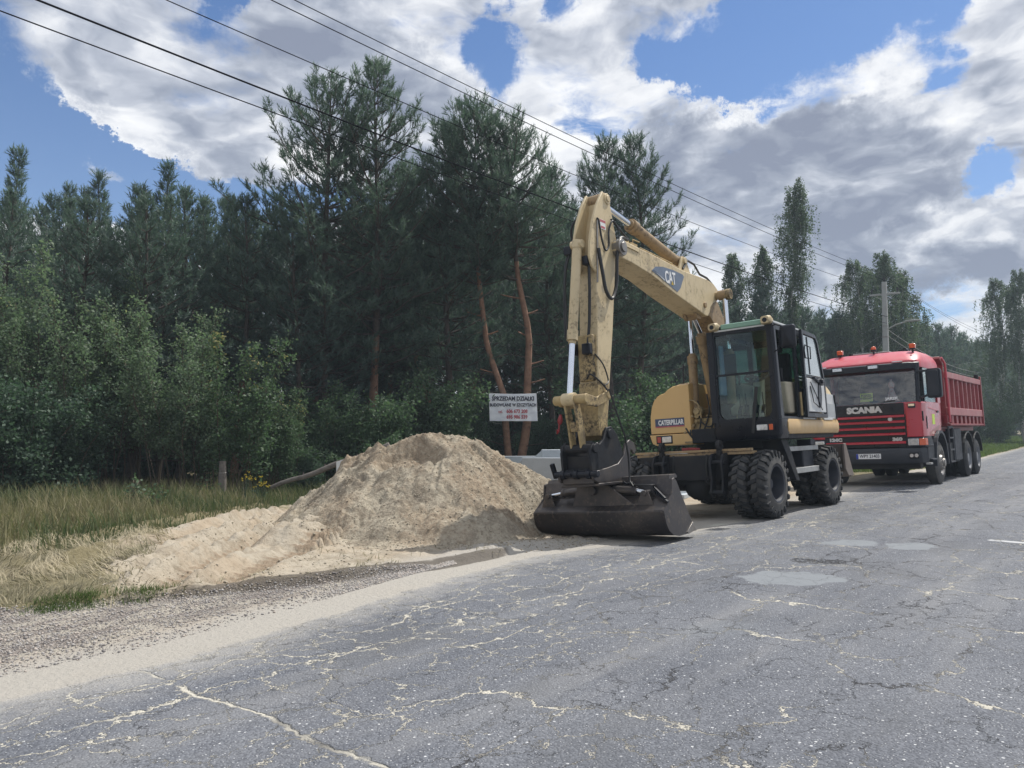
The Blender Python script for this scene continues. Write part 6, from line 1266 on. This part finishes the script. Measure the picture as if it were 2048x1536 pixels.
    text('sign_lettering', 'POJAZD\nBUDOWY', .072, DARKTX, s_, frame((1.372, .08, 2.105), (0, 1, 0), (.1, 0, -1 * -1)), fat=.002, sx=.86, ext=.001)
    text('name_sticker', 'JAREK', .085, WHITE, T, frame((1.425, .64, 2.035), (0, 1, 0), (-.12, 0, 1)), fat=.003, sx=1.15, ext=.001)
    mb = MB(); mb.cyl((1.36, -.9, 1.93), (1.38, -.35, 2.0), .012); mb.cyl((1.38, .1, 1.93), (1.40, .7, 1.99), .012); mb.box(1.37, 1.39, -.85, -.1, 1.985, 2.0); B(mb, 'wiper', HOSE)
    # roof equipment
    for x, y, kind in ((.62, -.66, 'box'), (.62, .12, 'dome'), (.62, .98, 'box')):
        z = 3.14 if abs(y) > .5 else 3.19; b = empty('beacon', (x, y, z)); b.parent = T; mb = MB()
        if kind == 'box': mb.loft([[(p, q, h) for p, q in rrect(-r, r, -r, r, .02)] for h, r in ((.09, .06), (.18, .068), (.195, .055))])
        else: mb.sph((0, 0, .11), .062, (1, 1, 1.1), 14)
        B(mb, 'orange_lens', ORANGE, .0, par=b)
        mb = MB(); mb.cyl((0, 0, -.05), (0, 0, .09), .022); mb.cyl((0, 0, .05), (0, 0, .09), .06); B(mb, 'mount', BLACK, par=b)
    mb = MB(); mb.tube([(.5, .16, 3.18), (.48, .18, 3.75)], [.008, .003]); B(mb, 'aerial', BLACK)
    mb = MB(); mb.cyl((.1, -.35, 3.24), (.1, -.15, 3.24), .04); mb.obox((.4, -.5, 3.23), (.15, -.3, 3.26), .08, .05); mb.cyl((.25, .72, 3.24), (.05, .72, 3.26), .05, .03); mb.obox((.3, .6, 3.22), (.3, .85, 3.22), .05, .05); mb.tube([(.5, .88, 3.15), (.3, .8, 3.24), (.1, .8, 3.24)], .015); B(mb, 'air_horn', BLACK, .004)
    mb = MB(); mb.box(.0, .45, -.42, .42, 3.20, 3.235); B(mb, 'roof_hatch', GREYST, .012)
    for y in (-.85, -.25, .45, 1.0):
        mb = MB(); mb.cyl((.9, y, 3.0), (.93, y, 3.04), .02); B(mb, 'roof_bolt', BLACK)
    # ---- tipping body
    bz0, bz1 = 1.47, 2.74
    mb = MB(); mb.box(-6.15, -1.40, -1.18, 1.18, bz0 - .10, bz0); mb.box(-6.1, -1.45, -1.0, -.92, bz0 - .22, bz0 - .1); mb.box(-6.1, -1.45, .92, 1.0, bz0 - .22, bz0 - .1); B(mb, 'body_floor', MAROON, .01)
    for s in (1, -1):
        mb = MB(); mb.box(-6.15, -1.45, *sorted((1.14 * s, 1.18 * s)), bz0, bz1); B(mb, 'side_wall', MAROON)
        for k in range(8):
            x = -1.72 - k * .59; mb = MB(); mb.prism([(x - .10, 1.18 * s), (x - .06, 1.25 * s), (x + .06, 1.25 * s), (x + .10, 1.18 * s)], bz0 + .38, bz1 - .14, 'z'); B(mb, 'side_rib', MAROON, .006)
        mb = MB(); mb.box(-6.2, -1.42, *sorted((1.12 * s, 1.27 * s)), bz1 - .14, bz1 + .02); B(mb, 'top_rail', RAILP, .015)
        mb = MB(); mb.box(-6.2, -1.42, *sorted((1.12 * s, 1.26 * s)), bz0 + .18, bz0 + .38); B(mb, 'lower_rail', RAILP, .015)
        mb = MB(); mb.box(-6.2, -1.42, *sorted((1.16 * s, 1.27 * s)), bz0 - .08, bz0 - .03); 
        for k in range(9): mb.box(-6.1 + k * .58, -5.85 + k * .58, *sorted((1.16 * s, 1.24 * s)), bz0 - .03, bz0 + .18)
        B(mb, 'bottom_rail', MAROON, .008)
        mb = MB(); mb.prism([(-6.20, bz0 - .1), (-6.30, bz0 - .1), (-6.28, bz1 + .12), (-6.16, bz1 + .12)], *sorted((1.10 * s, 1.28 * s))); B(mb, 'rear_post', MAROON, .01)
    mb = MB(); mb.box(-1.45, -1.36, -1.2, 1.2, bz0 - .1, 3.05); mb.prism([(-1.36, 3.05), (-1.0, 3.12), (-.95, 3.05), (-1.36, 2.92)], -1.22, 1.22); B(mb, 'headboard', MAROON, .015)
    mb = MB(); mb.tube([(-1.18, 1.22, 3.10), (-1.30, 1.27, 2.95), (-1.34, 1.27, 2.6), (-1.38, 1.27, bz0)], .028); B(mb, 'headboard_edge', REDD)
    mb = MB(); mb.box(-6.3, -6.2, -1.2, 1.2, bz0 - .05, bz1 - .02); B(mb, 'tailgate', MAROON, .01)
    mb = MB(); mb.cyl((-6.0, 1.2, bz1 + .02), (-6.0, 1.2, bz1 + .18), .06); mb.obox((-6.25, 1.2, bz1 + .1), (-5.9, 1.2, bz1 + .15), .08, .06); B(mb, 'sheet_hook', FRAME, .01)
    for s in (1, -1):
        for x in (-3.75, -5.1):
            A = [(x + .70 * math.cos(t), .55 + .68 * math.sin(t)) for t in np.linspace(.15, math.pi - .15, 14)]; Bi = [(x + .67 * math.cos(t), .55 + .65 * math.sin(t)) for t in np.linspace(.15, math.pi - .15, 14)]
            mb = MB()
            for i in range(13): mb.prism([A[i], A[i + 1], Bi[i + 1], Bi[i]], *sorted((.6 * s, 1.25 * s)))
            B(mb, 'rear_mudguard', HOSE)
        mb = MB(); mb.box(-3.05, -2.15, *sorted((.75 * s, 1.20 * s)), .48, 1.32); B(mb, 'fuel_tank', DKGREY, .03)
        mb = MB()
        for x in (-1.35, -1.85): mb.box(x - .02, x + .02, *sorted((1.2 * s, 1.235 * s)), .45, 1.38)
        for z in (.48, .78, 1.08, 1.35): mb.box(-1.85, -1.35, *sorted((1.2 * s, 1.24 * s)), z - .02, z + .02)
        B(mb, 'side_guard', BUMPER, .004)
    mb = MB(); mb.box(.2, .46, 1.2435, 1.247, 1.42, 1.66); B(mb, 'door_sticker', HIVIS)
lorry()

# ------------------------------------------------------------------ sign, concrete pieces, log, post, poles and wires
def at_uv(x, D): return spot_uv(x, D)
def cam_frame(x, y, D):                       # upright frame facing the road edge
    u, v = spot_uv(x, D); z = EYE + (850 - y) * D / 1530; return Vector((u, v, z)), Vector((math.sin(YAW), -math.cos(YAW), 0))
def banner():
    c, R_ = cam_frame(1026, 814.5, 23.0); W, H = 1.46, .83; nx, nz = 24, 14
    root = empty('banner', tuple(c), YAW - RAD(90), label='white printed banner tied across the two stems of the forked pine', cat='banner')
    vs = []; f = lambda i, j: .012 * math.sin(i * 1.1 + j * .4) + .010 * math.sin(j * 1.7 - i * .3) 
    for t in (0, .004):
        for j in range(nz + 1):
            for i in range(nx + 1):
                x = (i / nx - .5) * W * (1 - .02 * (j / nz)) + .02 * (j / nz - .5) * (-1); z = (j / nz - .5) * H - .012 * math.sin(i / nx * 3.14) * (j == nz); vs.append((x + (.02 if i == 0 else 0) * (1 - j / nz), f(i, j) + t, z))
    N = (nx + 1) * (nz + 1); fs = []
    for j in range(nz):
        for i in range(nx):
            a = j * (nx + 1) + i; fs += [(a, a + 1, a + nx + 2, a + nx + 1), (N + a, N + a + nx + 1, N + a + nx + 2, N + a + 1)]
    mb = MB(); mb.add(vs, fs); mb.build('cloth', BANNER, root)
    def tx(s, size, x, z, m_, sx=1.0, fat=.003, name='lettering'): text(name, s, size, m_, root, frame((x, -.030, z), (1, 0, 0), (0, 0, 1)), fat=fat, sx=sx, ext=.001)
    tx('SPRZEDAM DZIAŁKI', .172, 0, .255, DARKTX, .83, .007); tx('BUDOWLANE W SZCZYTACH', .128, 0, .065, DARKTX, .80, .006)
    tx('tel.', .12, -.37, -.135, REDTX, .9, .002); tx('606 673 208', .145, .12, -.125, REDTX, .86, .006); tx('695 986 539', .145, .12, -.295, REDTX, .86, .006)
    mb = MB()
    for sx, sz in ((-1, 1), (1, 1), (-1, -1), (1, -1), (0, 1), (-.5, 1), (.5, 1)): mb.tube([(sx * W * .49, 0, sz * H * .49), (sx * W * .42, .12, sz * H * .56), (sx * .3, .3, sz * H * .62)], .004, 5)
    mb.build('tie_cord', HOSE, root)
banner()
def headwall(x, D, W, H, Th, rz, chamf, m_, label, wing=.35):
    u, v = spot_uv(x, D); r = empty('concrete_element', (u, v, gz(u, v) - .02), rz, label=label, cat='concrete element', group='precast concrete pieces behind the heap'); mb = MB()
    mb.prism([(-W / 2, 0), (W / 2, 0), (W / 2, H - chamf), (W / 2 - chamf * .8, H), (-W / 2, H)], -Th / 2, Th / 2); mb.build('face_slab', m_, r, None, .012)
    mb = MB(); mb.loft([[(W / 2 - .09, Th / 2, 0), (W / 2 - .005, Th / 2, 0), (W / 2 - .005, Th / 2, H - chamf - .01), (W / 2 - .09, Th / 2, H - chamf)], [(W / 2 - .03 + wing, 1.0, 0), (W / 2 + .05 + wing, 1.0, 0), (W / 2 + .05 + wing, 1.0, .45), (W / 2 - .03 + wing, 1.0, .45)]])
    mb.build('wing_wall', m_, r, None, .012); mb = MB(); mb.loft([[(-W / 2 + .005, Th / 2, 0), (-W / 2 + .09, Th / 2, 0), (-W / 2 + .09, Th / 2, H - .02), (-W / 2 + .005, Th / 2, H - .02)], [(-W / 2 - .05 - wing, 1.0, 0), (-W / 2 + .03 - wing, 1.0, 0), (-W / 2 + .03 - wing, 1.0, .5), (-W / 2 - .05 - wing, 1.0, .5)]])
    mb.build('wing_wall', m_, r, None, .012)
    mb = MB(); mb.box(-W / 2 - wing, W / 2 + wing, Th / 2, 1.0, 0, .10); mb.build('base_slab', m_, r, None, .012); return r
RZ = YAW - RAD(90)
headwall(1092, 16.0, 1.0, .96, .12, RZ - .05, .26, CONC, 'grey concrete culvert head with a sloping corner, just right of the heap')
headwall(1135, 17.3, 1.2, 1.10, .12, RZ + .2, .2, CONCL, 'paler concrete piece standing behind the grey one right of the heap')
headwall(1062, 18.2, 1.3, .90, .12, RZ + .1, .1, CONC, 'long low concrete piece whose top edge shows beyond the heap')
headwall(1262, 16.4, .55, .90, .12, RZ + .35, .1, CONCL, 'concrete piece seen just right of the bucket hook', .2)
headwall(1312, 17.2, .8, .98, .14, RZ - .5, .3, CONCL, 'concrete piece with a bright slanted top beside the left twin tyres', .2)
headwall(1222, 15.5, .85, .66, .12, RZ + .15, .12, CONC, 'low concrete piece directly behind the bucket arm')
headwall(1362, 18.6, 1.5, .92, .12, RZ + .05, .1, CONCL, 'long concrete piece seen under the yellow engine box')
def log():
    (u0, v0), (u1, v1) = spot_uv(545, 16.3), spot_uv(780, 16.2); z0, z1 = top_h(974, 16.3), top_h(893, 16.2); rr = random.Random(4); pts = []
    for k in range(12): t = k / 11; pts.append((u0 + (u1 - u0) * t, v0 + (v1 - v0) * t, z0 + (z1 - z0) * t + .02 * math.sin(k * 1.3)))
    r = empty('fallen_pole', pts[0], label='weathered bare tree pole lying slanted behind the heap', cat='pole'); mb = MB(); mb.tube([Vector(p) - Vector(pts[0]) for p in pts], [.045 + .035 * k / 11 for k in range(12)], 10)
    for k in (3, 5, 8): p = Vector(pts[k]) - Vector(pts[0]); mb.tube([p, p + Vector((0, 0, .10))], [.02, .01], 5)
    mb.build('trunk', WOODG, r)
    u, v = spot_uv(684, 15.9); t = empty('white_tag', (u, v, top_h(936, 15.9)), RZ + .15, label='small blank white board leaning on the fallen pole at the left shoulder of the heap', cat='board'); mb = MB(); mb.box(-.10, .10, -.008, .008, -.13, .16); mb.v = [(x + z * .22 * 0 - .0, y, z + x * .28) for x, y, z in mb.v]; mb.build('panel', LTGREY, t, None, .003)
    mb = MB(); mb.box(-.02, .02, .0081, .03, -.62, .02); mb.build('stake', WOODG, t)
    x, D = 448, 15.9; u, v = spot_uv(x, D); p = empty('old_post', (u, v, gz(u, v) - .05), .4, label='short weathered grey wooden post standing in the grass', cat='post'); mb = MB()
    mb.loft([[(r * math.cos(a) * (1 + .08 * math.sin(a * 3)), r * math.sin(a), z) for a in np.linspace(0, 5.89, 16)] for z, r in ((0, .085), (.3, .08), (.62, .078), (.66, .07), (.86, .066))]); mb.build('shaft', WOODG, p, ang=50)
    mb = MB(); mb.tube([(.08 * math.cos(a), .08 * math.sin(a), .62) for a in np.linspace(0, 6.28, 14)], .006, 5); mb.build('wire_loop', WORNST, p)
log()
PO = [(-9.0, 11.3), (44.9, 11.25), (79.5, 10.6), (120, 10.6)]
HP = [9.2, 9.35, 8.9, 9.0]
def poles():
    labs = [None, 'concrete power pole with crossarm and street lamp rising behind the lorry', 'farther plain concrete power pole beside the right-hand birches', None]
    for i in (1, 2):
        (u, v), h = PO[i], HP[i]; r = empty('power_pole', (u, v, gz(u, v)), 0, label=labs[i], cat='power pole'); mb = MB()
        mb.loft([[(x, y, z) for x, y in rrect(-a, a, -a * 1.1, a * 1.1, .03)] for z, a in ((-.3, .17), (h - .3, .105), (h, .10))]); mb.build('shaft', POLEC, r, ang=40)
        mb = MB(); mb.box(-.05, .05, -.75, .75, h - .72, h - .62); mb.obox((0, -.6, h - .68), (0, 0, h - 1.05), .03, .03); mb.obox((0, .6, h - .68), (0, 0, h - 1.05), .03, .03); mb.build('crossarm', GREYST, r, None, .005)
        for y in (-.65, 0, .65):
            z = h - .62 if y else h; mb = MB(); mb.cyl((0, y, z), (0, y, z + .28), .035, .05); mb.cyl((0, y, z + .10), (0, y, z + .14), .075); mb.cyl((0, y, z + .2), (0, y, z + .24), .07); mb.build('insulator', HOSE, r)
        if i == 1:
            mb = MB(); mb.tube([(0, -.1, 6.75), (0, -.6, 6.98), (0, -1.15, 7.1)], .035, 8); L = mb.build('lamp_arm', GREYST, r)
            mb = MB(); mb.loft([[(x, y, z) for x, z in rrect(-a, a, 7.11 - b, 7.11 + b, .03)] for y, a, b in ((-1.0, .07, .04), (-1.35, .11, .06), (-1.75, .08, .035))]); mb.build('lamp_head', GREYST, r, ang=60)
            mb = MB(); mb.box(-.14, .14, -.14, .14, 6.3, 6.35); mb.box(-.13, .13, -.14, .14, 6.9, 6.94); mb.build('strap', WORNST, r)
    def wire(a, b, sag, r, m_, label, group):
        a, b = Vector(a), Vector(b); n = 40; P = [a.lerp(b, t) - Vector((0, 0, 4 * sag * t * (1 - t))) for t in np.linspace(0, 1, n)]; o = empty('overhead_wire', tuple(a), label=label, cat='wire', group=group)
        mb = MB(); mb.tube([p - a for p in P], r, 6); mb.build('cable', m_, o)
    WN = ['nearest the road', 'middle one', 'on the forest side']
    for k, y in enumerate((-.65, 0, .65)):
        zt = [HP[i] - (.34 if y else -.28) for i in range(4)]
        wire((PO[0][0], PO[0][1] + y, zt[0] - .35), (PO[1][0], PO[1][1] + y, zt[1]), .55, .0085, WIRE, 'upper bare power wire over the excavator, ' + WN[k], 'three upper power wires')
        wire((PO[1][0], PO[1][1] + y, zt[1]), (PO[2][0], PO[2][1] + y, zt[2]), .45, .008, WIRE, 'upper power wire running from the lamp pole to the far pole, ' + WN[k], 'upper wires between the two poles')
    for z, dz, sg, r, lab in ((7.42, .58, .5, .0145, 'thick black twisted cable crossing the sky in front of the twin pines'), (7.05, .45, .45, .009, 'thin lower cable just beneath the thick black one')):
        wire((PO[0][0], PO[0][1] - .1, z), (PO[1][0], PO[1][1] - .12, z - .12), sg, r, WIRE, lab, None)
    for z, lab in ((6.6, 'upper of the two pale cables sagging from the lamp pole to the far pole'), (6.25, 'lower of the two pale cables sagging from the lamp pole to the far pole')): wire((PO[1][0], PO[1][1] - .12, z), (PO[2][0], PO[2][1] - .12, z - .5), .9, .014, POLEC, lab, None)
poles()

# ------------------------------------------------------------------ thin summer haze round the whole place
def haze():
    mb = MB(); mb.box(-160, 420, -120, 260, -8.0, 34.0); m_ = bpy.data.materials.new('haze_air'); m_.use_nodes = True; g = NG(m_.node_tree)
    v = g.n('ShaderNodeVolumePrincipled', {'Color': (0.72, 0.86, 1.0, 1), 'Density': HAZE, 'Anisotropy': 0.0})
    o = g.n('ShaderNodeOutputMaterial'); m_.node_tree.links.new(v.outputs[0], o.inputs['Volume'])
    tag(mb.build('haze', m_), kind='stuff')
HAZE = 0.0012
haze()
